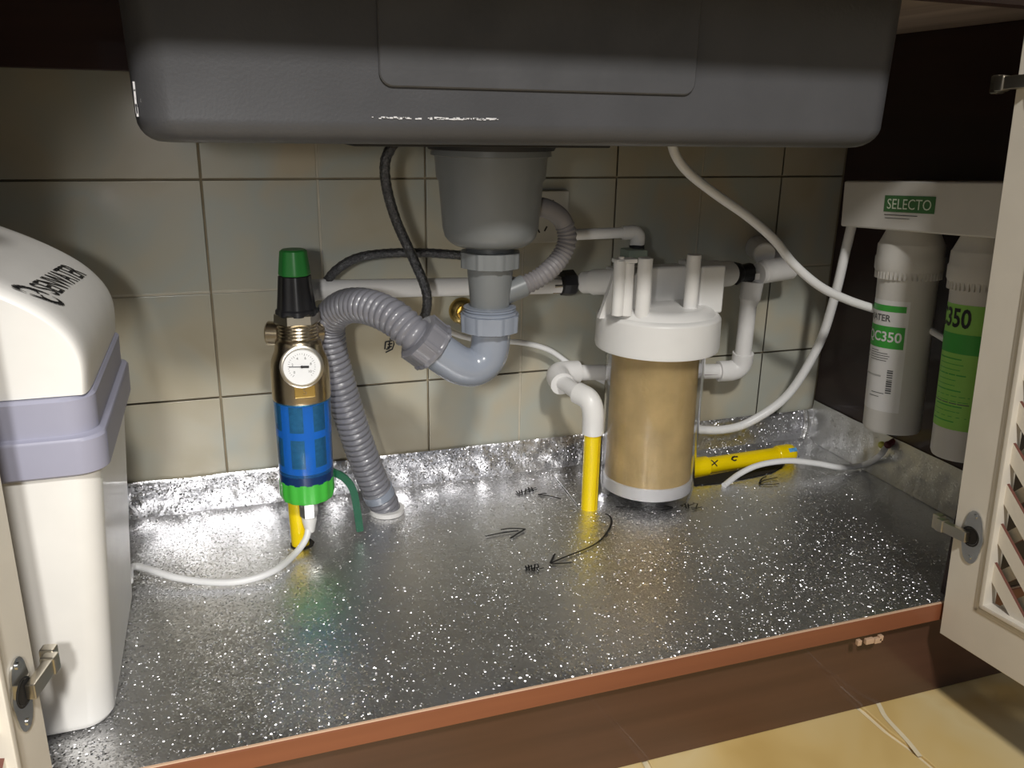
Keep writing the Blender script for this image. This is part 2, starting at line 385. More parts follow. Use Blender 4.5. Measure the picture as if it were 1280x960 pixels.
# ---- doors
def lattice_door(h, th, lean, W, H, side, hinge_z, stile=.052, rail=.064):
    """local frame: t along the door away from the hinge, u up, n out of the inner face"""
    a = math.radians(th); d = V((math.cos(a), -math.sin(a), 0)); u = V((0, 0, 1)); n = V((math.sin(a), math.cos(a), 0)) * side
    n = V((-math.sin(a), -math.cos(a), 0)) if side < 0 else V((math.sin(a), math.cos(a), 0))
    if side > 0 and n.x < 0: n = -n
    if side < 0 and n.x > 0: n = -n
    q = Matrix.Rotation(lean, 3, n)
    d2, u2 = q @ d, q @ u
    M = Matrix((( d2.x, u2.x, n.x, h[0]), (d2.y, u2.y, n.y, h[1]), (d2.z, u2.z, n.z, h[2]), (0, 0, 0, 1)))
    T = .020; bm = bmesh.new(); vs = []
    b_ = .0012; loops = []
    for (ins, z) in ((b_, 0), (0, -b_), (0, -T + b_), (b_, -T)):
        loops.append([bm.verts.new(M @ V(q)) for q in ((ins, ins, z), (W - ins, ins, z), (W - ins, H - ins, z), (ins, H - ins, z))])
    for z in (-T, 0):
        loops.append([bm.verts.new(M @ V(q)) for q in ((stile, rail, z), (W - stile, rail, z), (W - stile, H - rail, z), (stile, H - rail, z))])
    loops.append(loops[0])
    for A, B in zip(loops, loops[1:]):
        for k in range(4): bm.faces.new((A[k], A[(k + 1) % 4], B[(k + 1) % 4], B[k]))
    bmesh.ops.recalc_face_normals(bm, faces=bm.faces[:])
    fr = obj('door', bm, 'door_paint', cab)
    # moulding inside the frame: two beads
    bm = bmesh.new(); x0, x1, y0, y1 = stile, W - stile, rail, H - rail
    for off, wd, hi in ((-.009, .006, .0015), (-.001, .006, .005)):
        for lo_, hi_ in (((x0 + off, y0 + off), (x0 + off + wd, y1 - off)), ((x1 - off - wd, y0 + off), (x1 - off, y1 - off)),
                         ((x0 + off, y0 + off), (x1 - off, y0 + off + wd)), ((x0 + off, y1 - off - wd), (x1 - off, y1 - off))):
            box(bm, (lo_[0], lo_[1], -.012), (hi_[0], hi_[1], hi), M, .0014)
    obj('moulding', bm, 'door_paint', fr)
    # diagonal slats, two crossing layers, each slat on its own
    def clip(c, s):   # slat centre line y = s*x + c clipped to the opening
        pts = []
        for x in (x0, x1):
            y = s * x + c
            if y0 <= y <= y1: pts.append((x, y))
        for y in (y0, y1):
            x = (y - c) / s
            if x0 < x < x1: pts.append((x, y))
        return pts if len(pts) == 2 else None
    per = .0475
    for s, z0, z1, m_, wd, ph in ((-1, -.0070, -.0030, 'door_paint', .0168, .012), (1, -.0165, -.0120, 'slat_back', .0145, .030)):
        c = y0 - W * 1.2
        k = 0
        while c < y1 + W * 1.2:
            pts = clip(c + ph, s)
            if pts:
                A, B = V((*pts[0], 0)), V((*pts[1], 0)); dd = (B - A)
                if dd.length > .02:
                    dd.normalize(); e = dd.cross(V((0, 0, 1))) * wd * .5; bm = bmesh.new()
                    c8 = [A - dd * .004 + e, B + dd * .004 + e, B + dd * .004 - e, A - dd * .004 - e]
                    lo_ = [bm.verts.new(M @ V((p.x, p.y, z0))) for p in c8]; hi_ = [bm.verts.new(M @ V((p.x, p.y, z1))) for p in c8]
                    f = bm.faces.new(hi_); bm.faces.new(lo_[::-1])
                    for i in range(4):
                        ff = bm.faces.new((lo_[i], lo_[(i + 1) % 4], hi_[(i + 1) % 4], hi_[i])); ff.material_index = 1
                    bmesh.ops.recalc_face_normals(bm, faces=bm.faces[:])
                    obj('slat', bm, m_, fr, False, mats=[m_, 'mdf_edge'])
            c += per
    for hz in hinge_z:
        bm = bmesh.new(); cx, cz = .024, hz
        # flange plate with screw ears, cup bowl
        outline = []
        for k in range(40):
            t_ = 2 * PI * k / 40; r_ = .0150 + .0170 * abs(math.sin(t_)) ** 5
            outline.append((cx + .0035 + (r_ if abs(math.sin(t_)) < .8 else r_) * math.cos(t_) * (1 if abs(math.sin(t_)) < .75 else .95), cz + r_ * 1.02 * math.sin(t_)))
        b0 = [bm.verts.new(M @ V((x, y, .0003))) for x, y in outline]; b1 = [bm.verts.new(M @ V((x, y, .0020))) for x, y in outline]
        bm.faces.new(b1)
        for k in range(40): bm.faces.new((b0[k], b0[(k + 1) % 40], b1[(k + 1) % 40], b1[k]))
        for sy in (-1, 1): lathe(bm, [(.0030, .002), (.0030, .0032), (.0015, .0034)], M @ Matrix.Translation((cx + .003, cz + sy * .0255, 0)), 12)
        bmesh.ops.recalc_face_normals(bm, faces=bm.faces[:])
        hg = lab(obj('hinge', bm, 'chrome', fr), 'bright steel concealed hinge with cup and arm')
        bm = bmesh.new(); lathe(bm, [(.0098, .0021), (.0098, .0024), (.0001, .0024)], M @ Matrix.Translation((cx + .001, cz, 0)), 28); 
        lathe(bm, [(.0102, .0021), (.0112, .0029), (.0122, .0021)], M @ Matrix.Translation((cx + .001, cz, 0)), 28, cap=False)
        o = obj('hinge_cup', bm, 'hole_dark', fr)
        bm = bmesh.new()
        box(bm, (-.008, cz - .0068, .0030), (cx + .002, cz + .0068, .0110), M, .0014)
        box(bm, (-.017, cz - .0082, .0000), (-.006, cz + .0082, .0125), M, .0022)
        box(bm, (-.026, cz - .0095, -.0040), (-.015, cz + .0095, .0080), M, .0020)
        obj('hinge_arm', bm, 'nickel', fr)
    return fr
rd = lattice_door((.964, -.527, -.512), 89.5, RLEAN, .40, .73, -1, (.140, .640)); lab(rd, 'right white lattice cabinet door standing open')
ld = lattice_door((-.002, -.532, -.505), 104, 0.0, .40, .73, 1, (.155, .640)); lab(ld, 'left white lattice cabinet door standing open')

# ================================================================== WORKTOP (underside in view)
bm = bmesh.new(); box(bm, (XL - .02, -.56, .2165), (XR + .35, -.002, .256), bev=.002)
# leave the sink's mouth open from above
wt = tag(obj('worktop', bm, 'worktop_wood', None, False), 'brown wood-grained worktop underside above the right panel', 'worktop')

# ================================================================== SINK
SX0, SX1, SY0, SY1, SZ0, SZ1 = .109, .862, -.440, -.060, .0585, .2155
def rr_ring(bm, x0, x1, y0, y1, r, z, n=8):
    out = []
    for cx, cy, a0 in ((x1 - r, y1 - r, 0), (x0 + r, y1 - r, PI / 2), (x0 + r, y0 + r, PI), (x1 - r, y0 + r, 1.5 * PI)):
        for k in range(n + 1):
            a = a0 + PI / 2 * k / n; out.append(bm.verts.new((cx + r * math.cos(a), cy + r * math.sin(a), z)))
    return out
def skin(bm, rings, cap0=False, cap1=False):
    for A, B in zip(rings, rings[1:]):
        n = len(A)
        for k in range(n): bm.faces.new((A[k], A[(k + 1) % n], B[(k + 1) % n], B[k]))
    if cap0: bm.faces.new(rings[0][::-1])
    if cap1: bm.faces.new(rings[-1])
bm = bmesh.new(); rings = []
R_ = .020
for k in range(7):
    a = PI / 2 * k / 6; ins = R_ * (1 - math.sin(a)); z = SZ0 + R_ * (1 - math.cos(a))
    rings.append(rr_ring(bm, SX0 + ins, SX1 - ins - .006 * (1 - k / 6), SY0 + ins, SY1 - ins, .032 - ins * .4, z))
rings.append(rr_ring(bm, SX0 - .004, SX1 + .002, SY0 - .001, SY1, .030, SZ1 - .004))
rings.append(rr_ring(bm, SX0 - .018, SX1 + .018, SY0 - .015, SY1 + .015, .036, SZ1 - .003)); rings.append(rr_ring(bm, SX0 - .018, SX1 + .018, SY0 - .015, SY1 + .015, .036, SZ1))
rings.append(rr_ring(bm, SX0 + .002, SX1 - .002, SY0 + .004, SY1 - .004, .028, SZ1))
rings.append(rr_ring(bm, SX0 + .006, SX1 - .006, SY0 + .006, SY1 - .006, .026, SZ0 + .02)); rings.append(rr_ring(bm, SX0 + .02, SX1 - .02, SY0 + .02, SY1 - .02, .02, SZ0 + .004))
skin(bm, rings, True, True); bmesh.ops.recalc_face_normals(bm, faces=bm.faces[:])
sk = thing('kitchen_sink', 'large charcoal kitchen sink bowl seen from below', 'sink', (.48, -.25, SZ0))
obj('bowl', bm, 'sink_grey', sk)
# raised damping panel pressed on the front
def pad_pt(px, py): q = P(px, py, SY0 - .001); return q.x, q.z
x0, z1_ = pad_pt(474, 108); x1, _ = pad_pt(868, 108); zt = SZ1 - .012
bm = bmesh.new()
def rr_xz(x0, x1, z0, z1, r, y):
    out = []
    for cx, cz, a0 in ((x1 - r, z1 - r, 0), (x0 + r, z1 - r, PI / 2), (x0 + r, z0 + r, PI), (x1 - r, z0 + r, 1.5 * PI)):
        for k in range(9):
            a = a0 + PI / 2 * k / 8; out.append(bm.verts.new((cx + r * math.cos(a), y, cz + r * math.sin(a))))
    return out
skin(bm, [rr_xz(x0, x1, z1_, zt, .012, SY0 + .001), rr_xz(x0, x1, z1_, zt, .012, SY0 - .0022), rr_xz(x0 + .0012, x1 - .0012, z1_ + .0012, zt - .0012, .011, SY0 - .0032)], False, True)
bmesh.ops.recalc_face_normals(bm, faces=bm.faces[:]); obj('damping_panel', bm, 'sink_pad', sk)
# underside pad and scuffs
a, b = P(450, 178, -.40), P(785, 180, -.40)
bm = bmesh.new(); box(bm, (a.x, -.36, SZ0 - .004), (b.x, -.12, SZ0 + .001), bev=.0015); obj('underside_pad', bm, 'rubber', sk)
bm = bmesh.new()
for k in range(90):
    px = 466 + (k / 90) * 158 + random.uniform(-1, 1); py = 147 + 2.2 * (px - 466) / 158 + random.uniform(-.9, .9)
    if random.random() < .25 + .2 * (px < 530): continue
    q = P(px, py, SY0 - .0003); s = random.uniform(.0006, .0018); box(bm, (q.x - s, q.y - .0006, q.z - s * .45), (q.x + s, q.y + .002, q.z + s * .45))
for px, py in ((166, 108), (167, 118), (168, 128), (169, 136), (170, 140), (175, 122), (177, 119)):
    q = P(px + 2, py, SY0 + .016); s = .0012; box(bm, (q.x - s * .6, q.y - .004, q.z - s * 3), (q.x + s * .6, q.y, q.z + s * 3))
lab(obj('scratch', bm, 'scuff', sk, False), 'row of white scratches low on the sink front'); bpy.data.objects['scratch']['kind'] = 'stuff'

# ================================================================== FOIL LINER
foil = thing('foil_liner', 'silver aluminium foil lining the cabinet shelf and turned up the walls', 'foil liner', (.5, -.26, FZ))
def grid(bm, fn, nu, nv):
    g = [[bm.verts.new(fn(i / nu, j / nv)) for j in range(nv + 1)] for i in range(nu + 1)]
    for i in range(nu):
        for j in range(nv): bm.faces.new((g[i][j], g[i + 1][j], g[i + 1][j + 1], g[i][j + 1]))
    return g
def nz(x, y, s, o=0): return noise.noise(V((x * s, y * s, o)))
bm = bmesh.new()
def ff(u, v):
    x = XL + .002 + u * (XR - XL - .004); y = -.517 + v * .513
    h = .0006 + .0007 * (nz(x, y, 9) + .5 * nz(x, y, 25)) + .0012 * max(0, nz(x, y, 5, 3) - .25)
    if v > .93: h += (v - .93) ** 2 * 2.5 * .9
    if v < .01: h = .0002
    return V((x, y, FZ + max(.0001, h)))
grid(bm, ff, 190, 70); fs = obj('floor_sheet', bm, 'foil', foil)
FT = FZ + .062
bm = bmesh.new()
def bf(u, v):
    x = XL + .004 + u * (XR - XL - .006); z = FZ + .001 + v * (.060 + .002 * nz(x, 0, 14)); k = math.sin(PI * min(1, v * 1.0)) * .8 + .2
    return V((x, -.0040 - k * .0035 * (1 + nz(x, z, 45)) - .004 * (1 - v) ** 3 - (.0015 if v < .98 else 0), z))
grid(bm, bf, 260, 18); lab(obj('back_upstand', bm, 'foil_crumpled', foil), 'crinkled bright strip of foil up the tiled wall')
bm = bmesh.new()
def rf_(u, v):
    y = -.004 - u * .50; z = FZ + .001 + v * (.076 + .003 * nz(y, 1, 14) + .01 * max(0, .12 - u))
    return V((XR - .0025 - .0025 * (1 + nz(y, z, 45)) * math.sin(PI * v) - .004 * (1 - v) ** 3, y, z))
grid(bm, rf_, 120, 14); lab(obj('side_upstand', bm, 'foil_dull', foil), 'duller strip of foil up the right side panel')
# turned-up flap beside the yellow riser, patch sheet with its edge
bm = bmesh.new(); c = at(749, 632, 2, FZ)
def fl(u, v):
    a = -1.2 + 2.4 * u; r = .014 * (1 - .35 * v); return V((c.x + .004 + r * math.sin(a) * .9 + .004 * nz(u * 9, v * 9, 1), c.y + .004 + .010 * math.cos(a) - .012 * v * v, FZ + .0008 + .019 * v * (1 - .5 * abs(u - .5))))
grid(bm, fl, 14, 8); lab(obj('flap', bm, 'foil_crumpled', foil), 'torn foil flap curling up round the yellow riser')
bm = bmesh.new(); A, B, D_ = at(688, 590, 2, FZ), at(722, 633, 2, FZ), at(745, 588, 2, FZ)
pts = [A, B, at(745, 628, 2, FZ), at(800, 596, 2, FZ)]
lo_ = [bm.verts.new(p + V((0, 0, .0018))) for p in pts]; hi_ = [bm.verts.new(p + V((0, 0, .0030))) for p in pts]
bm.faces.new(hi_); 
for k in range(4): bm.faces.new((lo_[k], lo_[(k + 1) % 4], hi_[(k + 1) % 4], hi_[k]))
bmesh.ops.recalc_face_normals(bm, faces=bm.faces[:]); obj('patch', bm, 'foil', foil, False)
# foil seam folded by the right panel and crumple bump at the back corner
bm = bmesh.new(); tube(bm, smooth_path([at(1078, 575, 2, FZ + .002), at(1120, 600, 2, FZ + .002), at(1195, 645, 2, FZ + .002)]), .0016, 6); obj('fold', bm, 'foil', foil)
bm = bmesh.new(); tube(bm, smooth_path([P(1007, 512, -.012), P(1008, 530, -.016), P(1003, 548, -.022)]), .0045, 8); obj('fold', bm, 'foil', foil)
bm = bmesh.new()
for k in range(9):
    q = at(*[(392, 832), (306, 826), (418, 826), (300, 918), (345, 870), (317, 772), (505, 735), (470, 842), (255, 770)][k], 2, FZ + .0015); s = random.uniform(.0007, .0016)
    if k == 5: continue
    box(bm, (q.x - s, q.y - s, q.z), (q.x + s * 1.2, q.y + s * .8, q.z + .0012), bev=.0004)
o = lab(obj('debris', bm, 'label_white', foil), 'few white crumbs on the foil'); o['kind'] = 'stuff'

# pen marks on the foil
def FPz(px, py): return at(px, py, 2, FZ + .0022)
def pen(name, strokes, wd=.0016, label=None, fn=FPz, nrm=(0, 0, 1), parent=foil, sm=True):
    bm = bmesh.new()
    for s in strokes:
        pts = [fn(*q) for q in s]; ribbon(bm, smooth_path(pts, 5) if sm and len(pts) > 2 else pts, wd, nrm, .0006)
    bmesh.ops.recalc_face_normals(bm, faces=bm.faces[:])
    o = obj(name, bm, 'ink', parent, False)
    if label: lab(o, label)
    return o
def c3(x, y): return (600 + x / 6, 570 + y / 6)          # sightings in an enlarged crop
def S(*a): return [c3(*q) for q in a]
pen('marker_arrow', [S((40, 605), (150, 582), (290, 563)), S((155, 555), (240, 545), (340, 550)), S((340, 550), (290, 580), (225, 622))], .0034, 'black arrow pointing right')
pen('marker_arrow', [S((940, 435), (978, 460), (985, 510), (950, 580), (890, 645), (790, 700), (650, 755), (528, 806)), S((562, 735), (528, 806)), S((528, 808), (610, 808), (695, 800))], .0030, 'long curved black arrow pointing to the front left')
pen('marker_arrow', [S((435, 293), (520, 302), (608, 324)), S((435, 293), (480, 283), (500, 284))], .0034, 'short black arrow pointing left')
pen('marker_arrow', [[(770, 634), (800, 634), (838, 634)], [(820, 631), (840, 634), (826, 638)]], .0032, 'black arrow pointing right under the clear filter bowl')
pen('marker_arrow', [[(949, 605), (955, 601), (972, 597)], [(949, 605), (952, 599), (958, 596)], [(949, 606), (962, 606), (974, 605)]], .0028, 'small black arrow near the yellow end cap')
pen('marker_writing', [S((270, 265), (290, 290)), S((280, 268), (292, 262), (300, 290)), S((310, 255), (318, 292)), S((300, 278), (345, 262)), S((345, 245), (335, 292), (350, 285)), S((330, 270), (375, 245)), S((360, 235), (375, 275)), S((350, 272), (430, 250)), S((385, 235), (400, 268)), S((375, 255), (420, 238))], .0021, 'black handwritten characters above the short arrow', sm=False)
pen('marker_writing', [S((340, 825), (352, 852), (345, 862)), S((340, 845), (385, 828)), S((362, 818), (372, 862)), S((385, 820), (392, 865)), S((380, 850), (410, 840)), S((405, 818), (432, 812), (440, 835), (408, 845)), S((412, 815), (405, 868)), S((425, 840), (440, 862)), S((440, 850), (480, 842))], .0021, 'black handwritten character left of the curved arrow', sm=False)
pen('marker_writing', [S((590, 120), (600, 150), (612, 145)), S((600, 130), (620, 122)), S((622, 118), (630, 150)), S((622, 120), (668, 112), (672, 135), (640, 152)), S((635, 132), (665, 126)), S((640, 145), (668, 140))], .0021, 'small black handwritten character by the tiled wall', sm=False)
pen('marker_writing', [[(849, 632), (855, 630), (852, 634), (858, 634)], [(856, 629), (858, 636)], [(860, 630), (861, 636)], [(859, 633), (868, 630)], [(866, 629), (872, 630), (870, 635), (864, 635)], [(865, 637), (878, 634)]], .0021, 'black handwritten character right of the clear filter bowl', sm=False)
pen('marker_writing', [[(790, 609), (788, 619)], [(784, 621), (792, 617)]], .0018, 'small black tick beside the clear bowl', sm=False)
# pen character on the wall tile: part of the wall
def WP(px, py): return at(px, py, 1, -.0006)
def c8(x, y): return (440 + x / 6.4, 360 + y / 6.4)
def S8(*a): return [c8(*q) for q in a]
pen('marker_writing', [S8((300, 412), (318, 402)), S8((268, 428), (262, 490)), S8((268, 430), (332, 418), (335, 450), (322, 488), (268, 515)), S8((285, 452), (322, 443)), S8((282, 475), (318, 466)), S8((310, 365), (316, 380)), S8((300, 430), (298, 480)), S8((272, 490), (300, 482))], .0022, 'black handwritten character on a wall tile', WP, (0, -1, 0), wall, sm=False)

# ================================================================== WATER SOFTENER
so = thing('water_softener', 'tall cream water softener with grey band standing at the left wall', 'water softener', (-.12, -.35, FZ + .002))
YF, YB = -.462, -.215; XLs = -.27
def prof_body(t):  # z 0..1 -> right x
    return .034 + .020 * t
bm = bmesh.new(); rings = []
for z, ins in ((FZ + .003, .012), (FZ + .006, .004), (FZ + .014, .0), (FZ + .10, 0), (-.32, 0), (-.212, 0)):
    t = (z - FZ) / (.27); rings.append(rr_ring(bm, XLs - prof_body(t) * 0 + ins, prof_body(t) - ins, YF + .004 - .003 * t + ins, YB - ins, .022, z))
rings.append(rr_ring(bm, XLs + .01, prof_body(1) - .008, YF + .010, YB - .008, .018, -.2105))
skin(bm, rings, True, True); bmesh.ops.recalc_face_normals(bm, faces=bm.faces[:]); obj('body', bm, 'softener_white', so)
bm = bmesh.new(); rings = []
for z, o_ in ((-.2115, .004), (-.2090, .0068), (-.1800, .0075), (-.1775, .006), (-.1765, .0025), (-.1755, .0015), (-.146, .0022), (-.1435, .000), (-.1430, -.004)):
    rings.append(rr_ring(bm, XLs - o_, .054 + o_, YF + .001 - o_, YB + o_, .024, z))
skin(bm, rings, True, True); bmesh.ops.recalc_face_normals(bm, faces=bm.faces[:]); obj('band', bm, 'softener_band', so)
# lid: arched section, rounded towards the front
sec = [(.053, -.1425), (.0545, -.120), (.0525, -.104), (.046, -.089), (.034, -.0735), (.018, -.060), (-.004, -.046), (-.030, -.0325), (-.060, -.020), (-.095, -.010), (-.13, -.007)]
cxs = (XLs + .054) / 2; full = sec + [(2 * cxs - x, z) for x, z in sec[::-1] if abs(2 * cxs - x - x) > .03]
path = smooth_path([V((x, 0, z)) for x, z in full], 4)
bm = bmesh.new(); rows = []
for k in range(22):
    t = k / 21
    if t < .45: a = (t / .45) * PI / 2; y = YF + .003 + .030 * (1 - math.sin(a)) ** 1.0; s = 1 - .17 * (1 - math.sin(a)) ** 2 * 0 ; f = math.cos(a)
    y0_ = None
    rows.append(None)
rows = []
prof_y = [(YF + .004, .90), (YF + .0045, .925), (YF + .007, .955), (YF + .012, .978), (YF + .020, .993), (YF + .032, 1.0), (YF + .10, 1.0), (-.28, 1.0), (YB - .02, .998), (YB - .006, .98), (YB - .001, .95), (YB, .9)]
zb = -.1425
for y, s in prof_y:
    rows.append([bm.verts.new((cxs + (p.x - cxs) * (1 - (1 - s) * (.35 if abs(p.z - zb) < .02 else .35)), y, zb + (p.z - zb) * s)) for p in path])
for A, B in zip(rows, rows[1:]):
    for k in range(len(path) - 1): bm.faces.new((A[k], A[k + 1], B[k + 1], B[k]))
bm.faces.new(rows[0]); bm.faces.new(rows[-1][::-1]); bmesh.ops.recalc_face_normals(bm, faces=bm.faces[:]); lid = obj('lid', bm, 'softener_white', so)
# the maker's mark printed along the shoulder of the lid
def lid_pt(s_, t_):   # s_ along Y from the near end, t_ up over the shoulder (arc length)
    L = 0; pp = path[4:]
    for a, b in zip(pp, pp[1:]):
        d = (b - a).length
        if L + d >= t_ or b is pp[-1]:
            q = a.lerp(b, (t_ - L) / d); n = V((-(a.z - b.z), 0, (a.x - b.x))).normalized(); n = n if n.x > 0 or n.z > 0 else -n
            return V((q.x, s_, q.z)) + n * .0008
        L += d
def lp(x, y): return lid_pt(-.408 + x - .80 * y, .067 + y - .06 * x)
lg = text_mesh('SENWATER', .033, lp, 'LEFT', .0002, 1, .80); bmesh.ops.recalc_face_normals(lg, faces=lg.faces[:])
lab(obj('maker_name', lg, 'ink', lid, False), 'black maker name printed on the lid shoulder')
bm = bmesh.new()
for sg in (1, -1):
    pts = []
    for k in range(13):
        a = -.3 + k / 12 * 3.0; r = .017; cx_, cy_ = -.019, .0
        pts.append((cx_ + sg * (r * .62 * math.cos(a)), cy_ + sg * (r * math.sin(a) * 1.0)))
    for i, ((a0, b0), (a1, b1)) in enumerate(zip(pts, pts[1:])):
        w0 = .0058 * math.sin(PI * min(1, (i + .6) / 12)) + .0008; w1 = .0058 * math.sin(PI * min(1, (i + 1.6) / 12)) + .0008
        n = V((-(b1 - b0), (a1 - a0))).normalized()
        bm.faces.new([bm.verts.new(lp(*q)) for q in ((a0 - n.x * w0 / 2, b0 - n.y * w0 / 2), (a1 - n.x * w1 / 2, b1 - n.y * w1 / 2), (a1 + n.x * w1 / 2, b1 + n.y * w1 / 2), (a0 + n.x * w0 / 2, b0 + n.y * w0 / 2))])
    pts2 = [lp(-.019 + sg * x, sg * y) for x, y in ((.001, .001), (.006, .004), (.0075, .010))]
    ribbon(bm, pts2, .003, (.6, 0, .8), .0001)
bmesh.ops.recalc_face_normals(bm, faces=bm.faces[:]); lab(obj('maker_emblem', bm, 'ink', lid, False), 'black double-curve emblem printed on the lid')

# ================================================================== SINK DRAIN
DY = -.25
dr = thing('sink_drain', 'grey plastic basket strainer and curved trap hanging under the sink', 'drain', P(613, 188, DY))
DX = P(613, 300, DY).x
def dl(name, rows, m, rf=None, seg=48, label=None):
    o = obj(name, px_lathe(613, 300, DY, rows, seg, rf), m, dr)
    if label: lab(o, label)
    return o
zt = SZ0 - .001
bm = px_lathe(613, 300, DY, [(186, 150), (194, 152), (195, 142), (222, 137), (226, 131), (284, 120), (295, 114), (302, 102), (306, 88)]); obj('strainer_body', bm, 'pvc_dark', dr)
bm = bmesh.new(); lathe(bm, [(.072, P(613, 187, DY).z), (.075, zt - .003), (.075, zt - .0035)], Matrix.Translation((DX, DY, 0)), 48); obj('gasket', bm, 'rubber', dr)
dl('neck', [(303, 60), (318, 60)], 'thread_dark', lambda a, r, z: r)
nut = lambda n, amp: (lambda a, r, z: r * (1 + (amp if (a * n / (2 * PI)) % 1 < .22 else 0)))
dl('slip_nut', [(313, 66), (314, 74), (333, 73), (334, 66)], 'pvc_dark', nut(8, .045), 96)
dl('tailpiece', [(330, 58), (345, 56), (385, 48), (388, 48)], 'pvc_dark')
dl('thread', [(382, 60), (383, 66), (385, 62), (386, 66), (388, 62), (389, 68), (391, 68), (392, 60)], 'pvc_grey')
dl('slip_nut', [(391, 64), (392, 73), (412, 71), (414, 62)], 'pvc_grey', nut(8, .045), 96)
bm = bmesh.new(); pth = smooth_path([P(613, 408, DY), P(613, 428, DY), P(608, 447, DY), P(594, 458, DY), P(576, 457, DY), P(556, 445, DY), P(530, 426, DY)], 10)
tube(bm, pth, rad(49, P(600, 440, DY)), 36); obj('trap_bend', bm, 'pvc_grey', dr)
ax = (P(522, 420, DY) - P(548, 440, DY)).normalized()
def alongnut(name, c, prof, m, amp=0, n=8, seg=96):
    bm = bmesh.new(); lathe(bm, prof, TR(c, ax), seg, rf=nut(n, amp) if amp else None); return obj(name, bm, m, dr)
c0 = P(543, 436, DY)
alongnut('slip_nut', c0, [(.026, 0), (.0315, .001), (.0315, .004), (.030, .006), (.0305, .026), (.026, .028)], 'hose_grey', .05)
# overflow hose
pts = smooth_path([P(664, 258, DY), P(684, 261, DY + .002), P(702, 274, DY + .01), P(709, 298, DY + .01), P(700, 322, DY + .008), P(680, 343, DY), P(655, 357, DY), P(628, 368, DY)], 16)
pts, L = resample(pts, .0011); bm = bmesh.new()
r0 = rad(24, P(690, 300, DY))
tube(bm, pts, r0, 24, rf=lambda s, t: 1 + (.07 * math.sin(s / .0058 * 2 * PI) if .30 < s / t < .86 else 0)); obj('overflow_hose', bm, 'overflow_grey', dr)
bm = bmesh.new(); a_, b_ = P(655, 357, DY), P(622, 371, DY); cyl(bm, a_, b_, .0135, 24); 
obj('overflow_inlet', bm, 'pvc_dark', dr)

# corrugated waste hose
wh = thing('waste_hose', 'grey ribbed waste hose arching from the trap down into the foil floor', 'hose', at(484, 640, 2, FZ))
key = [(530, 427, -.25), (515, 416, -.245), (490, 396, -.225), (458, 383, -.19), (430, 384, -.15), (412, 402, -.115), (413, 435, -.103), (424, 478, -.098), (439, 527, -.092), (455, 573, -.084), (470, 610, -.078), (482, 634, -.074)]
pts, L = resample(smooth_path([P(*k) for k in key], 16), .0010)
pts.append(V((pts[-1].x, pts[-1].y, FZ + .004)) if pts[-1].z > FZ + .005 else pts[-1]); bm = bmesh.new()
tube(bm, pts, .0205, 28, rf=lambda s, t: 1 + .085 * (abs(math.sin(s / .0088 * PI)) ** .6 * 2 - 1)); obj('ribbed_hose', bm, 'hose_grey', wh)
q = at(484, 641, 2, FZ); bm = bmesh.new()
lathe(bm, [(.0225, .001), (.0250, .0015), (.0255, .008), (.0235, .0085)], Matrix.Translation(q), 40); lab(obj('collar', bm, 'label_white', wh), 'white collar where the hose enters the floor')
bm = bmesh.new(); u_ = (pts[-12] - pts[-30]).normalized(); lathe(bm, [(.0215, 0), (.0235, .001), (.0235, .012), (.0215, .013)], TR(pts[-36], u_), 40); obj('cuff', bm, 'pvc_grey', wh)

# ================================================================== BRAIDED HOSES
def braided(label, key, wpx, loc):
    t = thing('braided_hose', label, 'hose', loc, )
    pts, L = resample(smooth_path([P(*k) for k in key], 12), .0012); r = rad(wpx, pts[len(pts) // 2]); bm = bmesh.new()
    # woven sheath: two helices of fine ridges
    seg = 18; rings = []
    n = len(pts); up = None; s = 0
    for i, p in enumerate(pts):
        tt = (pts[min(i + 1, n - 1)] - pts[max(i - 1, 0)]).normalized()
        if up is None: up = V((0, 1, 0))
        up = (up - tt * up.dot(tt)).normalized(); side = tt.cross(up)
        if i: s += (p - pts[i - 1]).length
        ring = []
        for k in range(seg):
            a = 2 * PI * k / seg; rr = r * (1 + .035 * math.sin(6 * a + s / .0016) + .035 * math.sin(6 * a - s / .0016)); ring.append(bm.verts.new(p + (up * math.cos(a) + side * math.sin(a)) * rr))
        rings.append(ring)
    skin(bm, rings, True, True); bmesh.ops.recalc_face_normals(bm, faces=bm.faces[:]); obj('sheath', bm, 'braid', t)
    bm = bmesh.new(); d = (pts[-1] - pts[-8]).normalized(); cyl(bm, pts[-8], pts[-1] + d * .006, r * 1.25, 16, bev=.0006); obj('ferrule', bm, 'nickel', t)
    return t
braided('black braided hose dropping from the sink past the white pipe', [(494, 176, -.16), (482, 200, -.16), (483, 232, -.155), (495, 275, -.15), (515, 320, -.145), (531, 358, -.14), (534, 380, -.13), (530, 400, -.11)], 12.5, P(494, 176, -.16))
braided('black braided hose arching along the wall above the white pipe', [(404, 358, -.05), (420, 338, -.06), (445, 323, -.065), (480, 317, -.065), (530, 316, -.06), (590, 320, -.05)], 11.5, P(404, 358, -.05))

